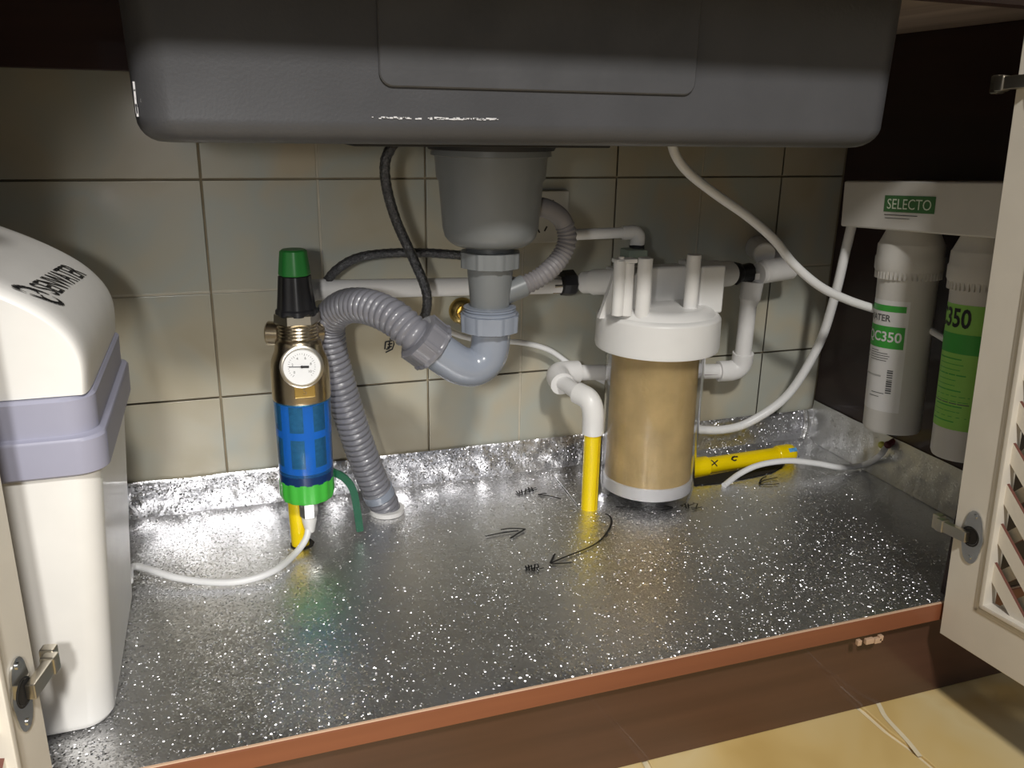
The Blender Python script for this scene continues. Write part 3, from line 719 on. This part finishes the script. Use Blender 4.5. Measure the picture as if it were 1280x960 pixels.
# ================================================================== WHITE THIN TUBES
def thin(label, key, wpx=None, r=None, name='water_tube', floor_idx=None):
    pts = smooth_path([V(k[0]) if isinstance(k[0], V) else P(*k) for k in key], 10); bm = bmesh.new(); tube(bm, pts, r or rad(wpx, pts[len(pts) // 2]), 14)
    return tag(obj(name, bm, 'tube_white'), label, 'tube')
thin('white tube from the sink sloping down to the first cartridge', [(838, 172, -.19), (845, 195, -.19), (862, 217, -.19), (895, 243, -.19), (935, 271, -.19), (968, 300, -.20), (992, 330, -.20), (1025, 358, -.205), (1060, 375, -.21), (1096, 387, -.215)], 11.5)
thin('white tube looping from the cartridge head to behind the clear filter', [(1066, 276, -.145), (1056, 318, -.14), (1043, 372, -.12), (1023, 432, -.09), (985, 493, -.06), (940, 526, -.045), (905, 537, -.04), (862, 537, -.04)], 11)
thin('thin white tube hanging behind the trap to the white elbow', [(556, 412, -.03), (580, 421, -.03), (610, 426, -.03), (650, 428, -.03), (685, 437, -.03), (712, 455, -.032), (735, 467, -.035), (765, 482, -.035)], 7)
def Fz(px, py, z=.005): return (at(px, py, 2, FZ + z),)
thin('white tube lying over the yellow pipe end to the side panel', [Fz(905, 607, .004), Fz(925, 592, .012), Fz(950, 581, .022), Fz(985, 576, .026), Fz(1020, 579, .020), Fz(1050, 584, .012), Fz(1080, 581, .010), (at(1098, 571, 0, 1.145),), (at(1107, 560, 0, 1.160),)], r=.0048)
thin('short white tube running between the two cartridges', [(at(1158, 410, 0, 1.12),), (at(1175, 420, 0, 1.12),), (at(1200, 435, 0, 1.12),)], r=.0048)
pb = P(385, 660, -.152)
thin('white tube drooping from the brass prefilter to the softener', [(P(386, 655, -.150),), (P(383, 672, -.158),), (P(370, 691, -.175),), (at(345, 712, 2, FZ + .011),), (at(310, 725, 2, FZ + .008),), (at(270, 728, 2, FZ + .008),), (at(220, 722, 2, FZ + .012),), (at(168, 708, 2, FZ + .020),), (V((.034, -.235, FZ + .034)),)], r=.0044)

# ================================================================== PPR PIPEWORK ON THE WALL
pw = thing('inlet_pipe', 'white plastic pipe running along the wall behind the trap', 'pipe', P(550, 360, -.05))
py_ = -.055
bm = bmesh.new(); a, b = P(396, 362, py_), P(700, 356, py_); cyl(bm, a, b, rad(23, P(550, 358, py_)), 28); obj('pipe', bm, 'ppr', pw)
bm = bmesh.new(); cyl(bm, P(682, 356, py_), P(692, 356, py_), .0125, 28, bev=.001); obj('ring', bm, 'white_plastic', pw)
bm = bmesh.new(); lathe(bm, [(.012, 0), (.014, .001), (.014, .013), (.012, .014)], TR(P(689, 356, py_), (1, 0, 0)), 6); lab(obj('hex_nut', bm, 'chrome', pw, False), 'bright metal hex nut')
bm = bmesh.new(); lathe(bm, [(.013, 0), (.0185, .003), (.0195, .012), (.0195, .022), (.015, .026)], TR(P(699, 354, py_), (1, 0, 0)), 8); lab(obj('union_nut', bm, 'black_plastic', pw, False), 'black plastic union nut')
bm = bmesh.new(); a, b = P(729, 353, py_ - .004), P(772, 352, BY + .012); L_ = (b - a).length; lathe(bm, [(.0150, 0), (.0165, .002), (.0165, .016), (.0190, .020), (.0190, L_ - .002), (.018, L_)], TR(a, b - a), 32); obj('socket_adapter', bm, 'white_plastic', pw)
bm = bmesh.new(); e0 = P(396, 362, py_); tube(bm, elbow_path(e0 + V((.012, 0, 0)), e0 + V((-.012, 0, 0)), e0 + V((-.030, -.050, -.018))), .0145, 20); obj('elbow', bm, 'ppr', pw)

ou = thing('outlet_pipe', 'white plastic pipe looping from the clear filter down behind it', 'pipe', P(930, 400, -.05))
bm = bmesh.new(); e0, e1_ = P(876, 345, BY + .012), P(911, 342, -.072); L_ = (e1_ - e0).length; lathe(bm, [(.021, 0), (.0220, .002), (.0220, L_ * .55), (.0200, L_ * .6), (.0200, L_ - .003), (.017, L_)], TR(e0, e1_ - e0), 32); obj('socket_adapter', bm, 'white_plastic', ou)
bm = bmesh.new(); lathe(bm, [(.014, 0), (.0185, .002), (.0175, .007), (.013, .012), (.014, .016), (.016, .030), (.013, .032)], TR(P(918, 342, -.06), (1, .05, 0)), 10); lab(obj('union_nut', bm, 'black_plastic', ou), 'black plastic union nut')
bm = bmesh.new(); q = P(946, 345, -.077); box(bm, (q.x - .003, q.y - .0008, q.z - .006), (q.x + .005, q.y, q.z + .004)); lab(obj('sticker', bm, 'label_white', ou, False), 'small pale sticker on the union')
bm = bmesh.new()
tube(bm, elbow_path(P(948, 342, -.058), P(985, 334, -.052), P(955, 314, .004), bend=.35), .0175, 24)
cyl(bm, P(952, 340, -.058), P(990, 334, -.056), .0190, 28, bev=.003); obj('tee', bm, 'ppr', ou)
bm = bmesh.new(); cyl(bm, P(956, 318, -.045), P(944, 308, .001), .0185, 24, bev=.002); obj('wall_socket', bm, 'ppr', ou)
bm = bmesh.new(); cyl(bm, P(941, 352, -.058), P(937, 374, -.058), rad(27, P(940, 360, -.058)), 28, rad(26, P(940, 360, -.058))); cyl(bm, P(937, 373, -.058), P(936, 381, -.058), rad(25, P(940, 360, -.058)), 28, rad(21, P(940, 360, -.058))); obj('reducer', bm, 'ppr', ou)
bm = bmesh.new(); a, b = P(936, 376, -.058), P(928, 448, -.05); cyl(bm, a, b, rad(21, a), 28); obj('pipe', bm, 'ppr', ou)
bm = bmesh.new(); ribbon(bm, [P(940, 383, -.058) + V((0, -.0104, 0)), P(934, 441, -.05) + V((0, -.0104, 0))], .0012, (.2, -1, 0), .0003); obj('stripe', bm, 'ppr_line', ou)
bm = bmesh.new(); tube(bm, elbow_path(P(929, 441, -.05), P(926, 463, -.045), P(898, 464, -.04), bend=.6), rad(26, b), 28); obj('elbow', bm, 'ppr', ou)
bm = bmesh.new(); a, b = P(905, 464, -.04), P(700, 466, -.04); cyl(bm, a, b, rad(20, b), 28); obj('pipe', bm, 'ppr', ou)
for x0_, x1_ in ((700, 765), (866, 898)):
    bm = bmesh.new(); ribbon(bm, [P(x0_ + 10, 469, -.052), P(x1_, 468, -.052)], .0010, (0, -1, 0), .0002); obj('stripe', bm, 'ppr_line', ou)
# riser: elbow at the wall, arm to the front, elbow, yellow pipe into the floor
bm = bmesh.new(); e1 = P(706, 466, -.040); e2 = P(692, 466, -.050); e3 = P(703, 482, -.085)
tube(bm, elbow_path(P(722, 465, -.040), P(694, 466, -.042), P(703, 480, -.080), bend=.5), rad(29, e1), 28); obj('elbow', bm, 'ppr', ou)
bm = bmesh.new(); cyl(bm, P(698, 474, -.065), P(735, 500, -.145), .0115, 28); obj('pipe', bm, 'ppr', ou)
RY = -.150; r1 = P(742, 506, RY); fl_ = at(737, 636, 2, FZ)
bm = bmesh.new(); tube(bm, elbow_path(P(722, 491, -.125), P(742, 501, -.152), P(741, 541, RY), bend=.55), .0160, 28); obj('elbow', bm, 'white_plastic', ou)
yr = thing('yellow_riser', 'yellow pipe rising from the foil floor to the white elbow', 'pipe', (fl_.x, RY, FZ))
bm = bmesh.new(); a = P(741, 538, RY); cyl(bm, a, (fl_.x, RY, FZ - .004), .0125, 28); obj('pipe', bm, 'yellow_pipe', yr)
bm = bmesh.new(); a = P(745, 543, RY); ribbon(bm, [a + V((0, -.0122, 0)), V((fl_.x + .0035, RY - .0122, FZ + .002))], .0012, (.2, -1, 0), .0003); obj('stripe', bm, 'yellow_line', yr)
# upper small pipe to the filter vent
vp = thing('vent_pipe', 'small white pipe elbowing down onto the clear filter head', 'pipe', P(797, 300, -.10))
bm = bmesh.new(); tube(bm, elbow_path(P(700, 294, -.075), P(798, 290, -.10), P(796, 308, -.105), bend=.12), .0080, 20); obj('pipe', bm, 'white_plastic', vp)
bm = bmesh.new(); tube(bm, elbow_path(P(778, 291, -.095), P(798, 290, -.10), P(796, 308, -.105), bend=.45), .0105, 20); obj('elbow', bm, 'white_plastic', vp)
bm = bmesh.new(); cyl(bm, P(796, 306, -.105), P(796, 312, -.105), .011, 20); obj('seal', bm, 'rubber', vp)

# brass escutcheon and socket on the wall
es = thing('wall_outlet', 'brass water outlet rosette on the tiles behind the drain', 'water outlet', P(577, 388, -.004))
bm = bmesh.new(); lathe(bm, [(.020, 0), (.0205, .002), (.018, .008), (.012, .012), (.011, .016)], TR(P(577, 388, .0), (0, -1, 0)), 32); obj('rosette', bm, 'gold_brass', es)
bm = bmesh.new(); lathe(bm, [(.009, .014), (.0105, .016), (.0105, .026), (.009, .028)], TR(P(577, 388, .0), (0, -1, 0)), 6); obj('hex_nut', bm, 'gold_brass', es, False)
sc_ = thing('power_socket', 'cream square power socket on the tiles right of the drain', 'socket', P(670, 275, -.006))
bm = bmesh.new(); a, b = P(606, 306, -.010), P(712, 238, -.010); box(bm, (a.x, -.011, a.z), (b.x, -.0003, b.z), bev=.0025); obj('face_plate', bm, 'socket', sc_)
bm = bmesh.new()
for x, y, an in ((673, 288, -.5), (682, 286, .5), (690, 253, .6), (668, 255, 0)):
    q = P(x, y, -.011); box(bm, (-.0011, -.0006, -.004), (.0011, .001, .004), Matrix.Translation(q) @ Matrix.Rotation(an, 4, 'Y'))
obj('slots', bm, 'ink', sc_, False)

# ================================================================== PREFILTER
PY = -.150
pf = thing('brass_prefilter', 'brass prefilter with pressure gauge and blue bowl', 'water filter', P(381, 615, PY))
def pl(name, rows, m, rf=None, seg=48, label=None, parent=None, cap=True, sm=True):
    o = obj(name, px_lathe(380, 540, PY, rows, seg, rf, cap), m, parent or pf, sm)
    if label: lab(o, label)
    return o
flute = lambda n, amp: (lambda a, r, z: r * (1 + amp * math.cos(n * a)))
pl('knob_top', [(311, 28), (313, 33), (341, 39), (343, 37)], 'green_dark', flute(8, .02), 64, 'dark green knob top')
pl('knob', [(343, 36), (344, 39), (384, 46), (386, 50), (392, 51), (393, 44)], 'black_plastic', flute(8, .035), 64, 'black ribbed knob')
pl('hex_nut', [(389, 50), (391, 56), (401, 57), (404, 52)], 'nickel', None, 6, None, sm=False)
pl('body', [(402, 48), (403, 51), (405, 49), (407, 51), (409, 49), (411, 51), (413, 49), (415, 51), (417, 49), (419, 51), (421, 50), (424, 56), (430, 58), (436, 60), (444, 66), (450, 70), (462, 72), (492, 72), (497, 70), (498, 64)], 'brass')
bx = P(380, 540, PY).x
def zpf(y): return P(380, y, PY).z
bm = bmesh.new(); z_ = zpf(420)
for sg, ln in ((-1, .036), (1, .030)):
    bm = bmesh.new(); lathe(bm, [(.012, .018), (.0155, .022), (.0155, ln), (.0135, ln + .002)], TR((bx, PY + .014, z_), (sg, .35, 0)), 32)
    obj('side_port', bm, 'brass', pf)
gc = P(377, 458, PY - .040); gd = (CAM - gc); gd.normalize(); gd = (gd + V((.05, -.6, -.1))).normalized()
bm = bmesh.new(); lathe(bm, [(.010, -.020), (.0235, -.012), (.0245, -.002), (.0262, .001), (.0262, .005), (.0240, .0062), (.0222, .0060), (.0218, .003)], TR(gc, gd), 48, cap=False); ga = obj('gauge', bm, 'nickel', pf)
GM = TR(gc, gd); 
# keep the dial upright
zz = gd; yy = V((0, 0, 1)) - zz * zz.z; yy.normalize(); xx = yy.cross(zz)
GM = Matrix(((xx.x, yy.x, zz.x, gc.x), (xx.y, yy.y, zz.y, gc.y), (xx.z, yy.z, zz.z, gc.z), (0, 0, 0, 1)))
bm = bmesh.new(); lathe(bm, [(.0222, .0020), (.0222, .0030)], GM, 48); lab(obj('dial', bm, 'dial', ga), 'white gauge dial')
bm = bmesh.new()
for k in range(28):
    a = math.radians(225 - k * 10); r0_, r1_ = (.0135, .0165) if k % 5 == 0 else (.0150, .0165)
    u = V((math.cos(a), math.sin(a), 0)); ribbon(bm, [GM @ (u * r0_ + V((0, 0, .0032))), GM @ (u * r1_ + V((0, 0, .0032)))], .0004, gd, .0001)
for k, s in enumerate(('0', '2', '4', '6', '8', '10')):
    a = math.radians(215 - k * 50); tb = text_mesh(s, .0045, lambda x, y, a=a: GM @ V((x + .0112 * math.cos(a), y + .0112 * math.sin(a), .0033)))
    me = bpy.data.meshes.new('x'); tb.to_mesh(me); tb.free(); bm.from_mesh(me); bpy.data.meshes.remove(me)
obj('scale', bm, 'print_grey', ga, False)
bm = bmesh.new(); u = V((-1, .06, 0)).normalized(); z3 = V((0, 0, .0038))
ribbon(bm, [GM @ (u * .0150 + z3), GM @ z3], .0009, gd, .0002); ribbon(bm, [GM @ z3, GM @ (-u * .0085 + z3)], .0028, gd, .0002); lathe(bm, [(.0016, .0036), (.0016, .0048)], GM, 12); obj('needle', bm, 'ink', ga, False)
bm = bmesh.new(); q = P(381, 489, PY - .0355); box(bm, (q.x - .0125, q.y - .002, q.z - .008), (q.x + .0125, q.y + .004, q.z + .008), bev=.001); pq = lab(obj('plaque', bm, 'gold_brass', pf), 'small gold plaque')
tb = text_mesh('S', .011, lambda x, y: V((q.x + x, q.y - .0024, q.z + y - .0005))); obj('letter', tb, 'brass', pq, False)
# blue bowl, cage with windows, screen
cage_z = [(z0, z1) for z0, z1 in ((500, 532), (541, 576))]
rO = rad(54, P(380, 540, PY)); bm = bmesh.new()
zt_, zb_ = zpf(497), zpf(588)
def inwin(a, y):
    return any(z0 < y < z1 for z0, z1 in cage_z) and (a * 6 / (2 * PI) + .5) % 1 > .30 and (a * 6 / (2 * PI) + .5) % 1 < .95
ysl = [496, 500, 508, 516, 524, 532, 541, 550, 560, 568, 576, 588]; SG = 72
rg = [[bm.verts.new((bx + rO * math.cos(2 * PI * k / SG), PY + rO * math.sin(2 * PI * k / SG), zpf(y))) for k in range(SG)] for y in ysl]
for i in range(len(ysl) - 1):
    for k in range(SG):
        a = 2 * PI * (k + .5) / SG
        if not inwin(a, (ysl[i] + ysl[i + 1]) / 2): bm.faces.new((rg[i][k], rg[i][(k + 1) % SG], rg[i + 1][(k + 1) % SG], rg[i + 1][k]))
obj('cage', bm, 'blue_cage', pf)
pl('screen', [(497, 46), (588, 46)], 'mesh_screen')
pl('bowl', [(494, 68), (496, 71), (500, 70), (586, 66), (590, 64)], 'blue_bowl', label='clear blue bowl')
pl('seal_ring', [(584, 63), (585, 66), (596, 66), (597, 62)], 'blue_dark')
pl('lock_ring', [(593, 60), (595, 66), (613, 66), (619, 62), (621, 44)], 'green_bright', flute(14, .016), 112, 'bright green ribbed lock ring')
pl('drain_nut', [(619, 21), (621, 23), (645, 22), (647, 18)], 'chrome', None, 6, 'chrome hexagonal drain nut', sm=False)
pl('tube_connector', [(646, 19), (652, 18), (663, 12), (665, 11)], 'white_plastic', None, 24, 'white cone connector')
# yellow pipe stub beneath, with the floor hole
ys_ = thing('yellow_stub', 'short yellow pipe rising from the floor behind the brass prefilter', 'pipe', at(375, 682, 2, FZ))
q = at(376, 681, 2, FZ); bm = bmesh.new(); tube(bm, [V((q.x, q.y, FZ - .003)), V((q.x - .002, q.y + .006, zpf(618)))], .0118, 28); obj('pipe', bm, 'yellow_pipe', ys_)
bm = bmesh.new(); lathe(bm, [(.0165, .0008), (.0165, .0016)], Matrix.Translation(V((q.x + .002, q.y, FZ))), 9); obj('floor_hole', bm, 'hole_dark', ys_)
bm = bmesh.new(); cyl(bm, (q.x - .002, q.y + .006, zpf(622)), (q.x - .004, q.y + .028, zpf(560)), .0135, 24); lab(obj('adapter', bm, 'brass', ys_), 'brass adapter above the yellow stub')
# green lever
lv = thing('ball_valve', 'dark green lever handle hanging beside the blue prefilter bowl', 'valve', P(414, 590, -.12))
bm = bmesh.new(); pts = [P(414, 589, -.125), P(430, 597, -.13), P(441, 612, -.133), P(446, 636, -.136), P(450, 664, -.140)]
sm_ = smooth_path(pts, 6); L = []
for i, p in enumerate(sm_):
    t = (sm_[min(i + 1, len(sm_) - 1)] - sm_[max(0, i - 1)]).normalized(); s = t.cross(V((0, -1, 0))).normalized() * .0050; dn = V((0, .0032, 0))
    L.append([bm.verts.new(p + s - dn), bm.verts.new(p - s - dn), bm.verts.new(p - s + dn), bm.verts.new(p + s + dn)])
skin(bm, L, True, True); bmesh.ops.recalc_face_normals(bm, faces=bm.faces[:]); bmesh.ops.bevel(bm, geom=[e for e in bm.edges if e.calc_face_angle(0) > .8], offset=.001, segments=2, affect='EDGES'); obj('lever', bm, 'lever_green', lv)
bm = bmesh.new(); c = P(404, 584, -.105); lathe(bm, [(.010, -.02), (.014, -.012), (.014, .012), (.010, .02)], TR(c, (0, 0, 1)), 24); cyl(bm, c, P(414, 589, -.125), .006, 16); obj('valve_body', bm, 'brass', lv)
# ================================================================== LARGE CLEAR FILTER
bf_ = thing('clear_filter_housing', 'large filter housing with white head and clear bowl of tan media', 'water filter', at(812, 620, 2, FZ))
def bl(name, rows, m, rf=None, seg=64, label=None, parent=None, cap=True):
    o = obj(name, px_lathe(814, 520, BY, rows, seg, rf, cap), m, parent or bf_)
    if label: lab(o, label)
    return o
bX = P(814, 520, BY).x
bl('cap_ring', [(388, 136), (391, 150), (394, 154), (428, 154), (432, 152), (433, 128)], 'white_plastic')
bl('head', [(379, 112), (384, 132), (389, 140), (391, 144)], 'white_plastic')
bm = bmesh.new(); zA, zB = P(814, 391, BY).z, P(814, 336, BY).z
a1, a2, a3, a4 = [P(x, 350, BY + .01).x for x in (766, 800, 858, 888)]
for lo_, hi_ in (((a1, BY - .030), (a2, BY + .040)), ((a3, BY - .030), (a4, BY + .040)), ((a2 - .002, BY + .012), (a3 + .002, BY + .040))):
    box(bm, (lo_[0], lo_[1], zA), (hi_[0], hi_[1], zB + (.006 if lo_[0] == a3 else 0)), bev=.004, seg=3)
obj('head_block', bm, 'white_plastic', bf_)
for xa, xb, sg in ((748, 768, -1), (884, 897, 1)):   # ribs flaring down to the cap
    p, q = P(xa, 390, BY).x, P(xb, 390, BY).x; tip = q if sg < 0 else p; root = p if sg < 0 else q; bm = bmesh.new(); L = []
    for y in (BY - .004, BY + .004): L.append([bm.verts.new(c) for c in ((tip - .004 * sg, y, zA - .003), (root, y, zA - .003), (tip + .003 * sg, y, zB), (tip - .004 * sg, y, zB))])
    skin(bm, L, True, True); bmesh.ops.recalc_face_normals(bm, faces=bm.faces[:]); obj('rib', bm, 'white_plastic', bf_, False)
zc = P(814, 352, BY).z
def post(px, y0, y1, Y, wpx, m='white_plastic', name='post', seg=24):
    a, b = P(px, y0, Y), P(px, y1, Y); b = V((a.x, Y, b.z)); bm = bmesh.new(); cyl(bm, b, a, rad(wpx, a), seg, bev=.0008); return obj(name, bm, m, bf_)
post(807, 322, 396, BY - .046, 19); post(868, 318, 396, BY - .040, 18); post(775, 325, 394, BY - .040, 15); post(786, 328, 394, BY - .038, 15)
bm = bmesh.new(); q = P(782, 326, BY - .040); box(bm, (q.x - .016, q.y - .006, q.z - .003), (q.x + .016, q.y + .012, q.z + .003), bev=.0015); lathe(bm, [(.004, .003), (.004, .006)], Matrix.Translation((q.x - .007, q.y - .001, q.z)), 12); obj('clip', bm, 'white_plastic', bf_)
bm = bmesh.new(); q = P(792, 318, BY + .01); box(bm, (q.x - .015, q.y - .015, q.z - .012), (q.x + .015, q.y + .015, q.z + .008), bev=.002); lab(obj('vent_block', bm, mat('vent_green', (.22, .27, .23), .4), bf_), 'grey-green vent block on the head')
# bowl with real wall thickness
def shell(rows, th):
    b = P(814, 520, BY); prof = []
    for y, wd in rows: z = P(814, y, BY).z; prof.append((rad(wd, V((b.x, BY, z))), z))
    inner = [(max(.001, r - th), z + (th if i > len(prof) - 3 else 0)) for i, (r, z) in enumerate(prof)]
    bm = bmesh.new(); lathe(bm, prof + inner[::-1], Matrix.Translation((b.x, BY, 0)), 64, cap=False); return bm
zlast = FZ + .004
rows = [(434, 124), (600, 116), (612, 112), (619, 100), (622, 70), (623, 4)]
obj('bowl', shell(rows, .003), 'clear_bowl', bf_)
bl('media_cartridge', [(434, 108), (590, 106)], 'filter_media', label='tan filter media cartridge')
bl('cartridge_cap', [(589, 108), (590, 110), (603, 109), (604, 106)], 'white_plastic')
bl('bowl_base', [(606, 60), (616, 52), (619, 30)], 'thread_dark', label='dark moulded foot inside the bowl')
bm = bmesh.new(); box(bm, (-.0022, -.0035, -.022), (.0022, .002, .022), Matrix.Translation(P(839, 474, BY - .056)), .0018, 3); obj('bowl_rib', bm, 'clear_bowl', bf_)

# ================================================================== YELLOW PIPE ON THE FLOOR
yp = thing('yellow_floor_pipe', 'yellow pipe lying on the foil right of the clear filter', 'pipe', at(930, 595, 2, FZ))
zc_ = FZ + .0145; a, b = at(862, 585, 2, zc_), at(982, 567, 2, zc_); d = (b - a).normalized()
bm = bmesh.new(); cyl(bm, a, b, .0132, 32); obj('pipe', bm, 'yellow_pipe', yp)
bm = bmesh.new(); cyl(bm, a - d * .01, at(884, 582, 2, zc_), .0162, 32, bev=.002); obj('coupling', bm, 'yellow_pipe', yp)
e0 = at(970, 569, 2, zc_); bm = bmesh.new(); lathe(bm, [(.0145, 0), (.0162, .003), (.0165, .024), (.0150, .032), (.0105, .037), (.004, .0385)], TR(e0, d), 32); ec = obj('end_cap', bm, 'yellow_pipe', yp)
nn = (CAM - b); nn -= d * nn.dot(d); nn.normalize()
def on_pipe(s, t, r=.0137):  # s along from a, t round (m)
    an = t / r; up = d.cross(nn); up = up if up.z > 0 else -up
    return a + d * s + nn * math.cos(an) * r + up * math.sin(an) * r
Lp = (b - a).length
bm = bmesh.new()
for s0, t0, s1, t1 in ((.032, -.002, .048, .006), (.036, .008, .044, -.004)): ribbon(bm, [on_pipe(s0, t0, .0136), on_pipe((s0 + s1) / 2, (t0 + t1) / 2, .0136), on_pipe(s1, t1, .0136)], .0020, nn, .0004)
obj('marker_cross', bm, 'ink', yp, False)
bm = bmesh.new()
for pts in (((.074, .004), (.078, .008), (.088, .007)), ((.074, .004), (.079, .001), (.083, .002)), ((.074, .003), (.077, .006), (.083, .009))): ribbon(bm, [on_pipe(*q, .0136) for q in pts], .0024, nn, .0004)
obj('marker_arrow', bm, 'ink', yp, False)
bm = bmesh.new(); g = [[bm.verts.new(on_pipe(Lp - .004 + .016 * i / 6, .001 + .007 * j / 4, .0170)) for j in range(5)] for i in range(7)]
for i in range(6):
    for j in range(4): bm.faces.new((g[i][j], g[i + 1][j], g[i + 1][j + 1], g[i][j + 1]))
lab(obj('sticker', bm, 'blue_sticker', ec), 'small pale blue sticker')
# dark slit cut in the foil under it
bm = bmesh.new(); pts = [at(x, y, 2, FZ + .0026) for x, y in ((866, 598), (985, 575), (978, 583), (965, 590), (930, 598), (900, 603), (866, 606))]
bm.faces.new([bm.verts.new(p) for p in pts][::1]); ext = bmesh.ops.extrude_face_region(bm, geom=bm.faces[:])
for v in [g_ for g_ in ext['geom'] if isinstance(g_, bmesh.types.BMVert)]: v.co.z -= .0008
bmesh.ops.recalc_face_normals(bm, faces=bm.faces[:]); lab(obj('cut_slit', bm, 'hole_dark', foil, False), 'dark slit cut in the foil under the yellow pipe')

# ================================================================== CARTRIDGE UNIT ON THE SIDE PANEL
cu = thing('cartridge_filter_unit', 'two upright white filter cartridges under a shared head on the side panel', 'water filter', (1.11, -.29, -.05))
tilt = Matrix.Translation((1.11, -.155, 0)) @ Matrix.Rotation(math.radians(-3.6), 4, 'X') @ Matrix.Translation((-1.11, .155, 0))
bm = bmesh.new(); box(bm, (1.045, -.450, -.062), (1.168, -.155, .004), tilt, .003, 3); hd = obj('head', bm, 'unit_white', cu)
# label on the head (face towards -X)
def HF(s, t): return tilt @ V((1.0445, -.155 - s, .004 - t))
def quad(bm, fn, s0, s1, t0, t1, lift=0): bm.faces.new([bm.verts.new(fn(*q)) for q in ((s0, t0), (s1, t0), (s1, t1), (s0, t1))])
bm = bmesh.new(); quad(bm, HF, .086, .176, .019, .041); lb = lab(obj('label', bm, 'label_dull_green', hd, False), 'green maker label on the head')
tb = text_mesh('SELECTO', .0195, lambda x, y: tilt @ V((1.0441, -.155 - .131 - x, .004 - .031 + y))); obj('lettering', tb, 'print_light', hd, False)
bm = bmesh.new(); quad(bm, HF, .088, .148, .0445, .0455); quad(bm, HF, .09, .135, .049, .0497); obj('print_lines', bm, 'print_grey', hd, False)
# cartridges
def cartridge(y, ztop, zbot, lbl):
    c = thing('x', 'x', 'x', (0, 0, 0)); bpy.data.objects.remove(c)
    M = tilt @ Matrix.Translation((1.103, y, 0)); bm = bmesh.new()
    lathe(bm, [(.033, ztop), (.035, ztop - .004), (.043, ztop - .022), (.0445, ztop - .024), (.0450, ztop - .040), (.0463, ztop - .042), (.0463, ztop - .058), (.0425, ztop - .066), (.0405, ztop - .070), (.0405, zbot + .006), (.0385, zbot + .001), (.034, zbot)], M, 64)
    o = obj('cartridge', bm, 'unit_white', cu); lab(o, lbl)
    bm = bmesh.new()
    for k in range(44):  # moulded teeth below the collar
        a = 2 * PI * k / 44; R4 = M @ Matrix.Rotation(a, 4, 'Z'); box(bm, (.0405, -.0018, ztop - .072), (.0448, .0018, ztop - .058), R4)
    t = obj('collar_teeth', bm, 'unit_white', o, False); t['kind'] = 'stuff'
    return o, M
def cy(M, r): return lambda s, t: M @ V((r * math.cos(PI + s / r), r * math.sin(PI + s / r), t))   # s: towards the viewer's right
def patch(name, M, s0, s1, z0, z1, m, parent, r=.0408, n=12):
    f = cy(M, r); bm = bmesh.new(); g = [[bm.verts.new(f(s0 + (s1 - s0) * i / n, z)) for z in (z0, z1)] for i in range(n + 1)]
    for i in range(n): bm.faces.new((g[i][0], g[i + 1][0], g[i + 1][1], g[i][1]))
    return obj(name, bm, m, parent)
# PI angle faces -X; camera sees it from (-X,-Y): the right of the view is -Y  => s grows towards -Y
c1, M1 = cartridge(-.238, -.060, -.360, 'farther cartridge with white label and green bands')
c2, M2 = cartridge(-.370, -.060, -.360, 'nearer cartridge with lime green label')
zz1 = lambda py, y=-.24: at(1110, py, 0, 1.065).z
s_off = .018
patch('label', M1, -.045, .040, -.325, -.162, 'label_white', c1, .0407)
patch('band', M1, -.045, .036, -.178, -.169, 'label_green', c1, .0410); patch('band', M1, -.045, .037, -.231, -.199, 'label_green', c1, .0410)
def ctext(s, size, s0, z0, M, m, parent, r=.0412, sx=1, bold=0):
    f = cy(M, r); tb = text_mesh(s, size, lambda x, y: f(s0 + x, z0 + y), 'RIGHT', bold, 1, sx); return obj('lettering', tb, m, parent, False)
ctext('SENWATER', .0135, .016, -.188, M1, 'print_grey', c1, bold=.0002); ctext('Y QC350', .0200, .034, -.215, M1, 'label_white', c1, bold=.0004)
for k, (s0, s1, z) in enumerate([(-.014, .002, -.236), (-.014, .017, -.2395), (-.014, .020, -.243), (-.014, .018, -.2465), (-.014, .016, -.250), (-.035, -.019, -.240), (-.035, -.020, -.247), (-.030, .010, -.274), (-.004, .017, -.2985), (-.008, .010, -.304)]):
    patch('print_line', M1, s0, s1, z, z + (.0009 if k != 7 else .0025), 'print_grey' if k != 7 else mat('print_faint', (.42, .42, .41), .5), c1, .0411, 4)
for k in range(11): patch('barcode_bar', M1, .019, .027, -.264 - k * .0033, -.264 - k * .0033 + random.choice((.0010, .0016, .0022)), 'print_grey', c1, .0411, 3)
patch('label', M2, -.055, .050, -.316, -.150, 'label_lime', c2, .0408, 18); patch('band', M2, -.055, .050, -.214, -.188, 'label_green', c2, .0410, 18)
ctext('QC350', .034, .020, -.169, M2, 'ink', c2, sx=.78, bold=.0008)
for k in range(13):
    z = -.222 - k * .0070; s0 = random.choice((-.024, -.020)); patch('print_line', M2, s0, random.uniform(.008, .03), z, z + (.0009 if k % 3 else .0016), 'label_green', c2, .0410, 5)
patch('print_line', M2, -.034, .03, -.281, -.2797, 'print_grey', c2, .0411, 6)

# small fittings at the panel foot
ft = thing('tube_fitting', 'tiny yellow and dark red tube fitting at the side panel foot', 'fitting', at(1108, 556, 0, 1.160))
bm = bmesh.new(); q = at(1102, 556, 0, 1.160); bmesh.ops.create_uvsphere(bm, u_segments=14, v_segments=10, radius=.0058, matrix=Matrix.Translation(q)); obj('collet', bm, 'lime_fitting', ft)
bm = bmesh.new(); q2 = at(1110, 556, 0, 1.160); bmesh.ops.create_uvsphere(bm, u_segments=14, v_segments=10, radius=.0062, matrix=Matrix.Translation(q2)); cyl(bm, q2, q2 + V((.012, 0, .006)), .005, 12); obj('stem', bm, 'red_fitting', ft)
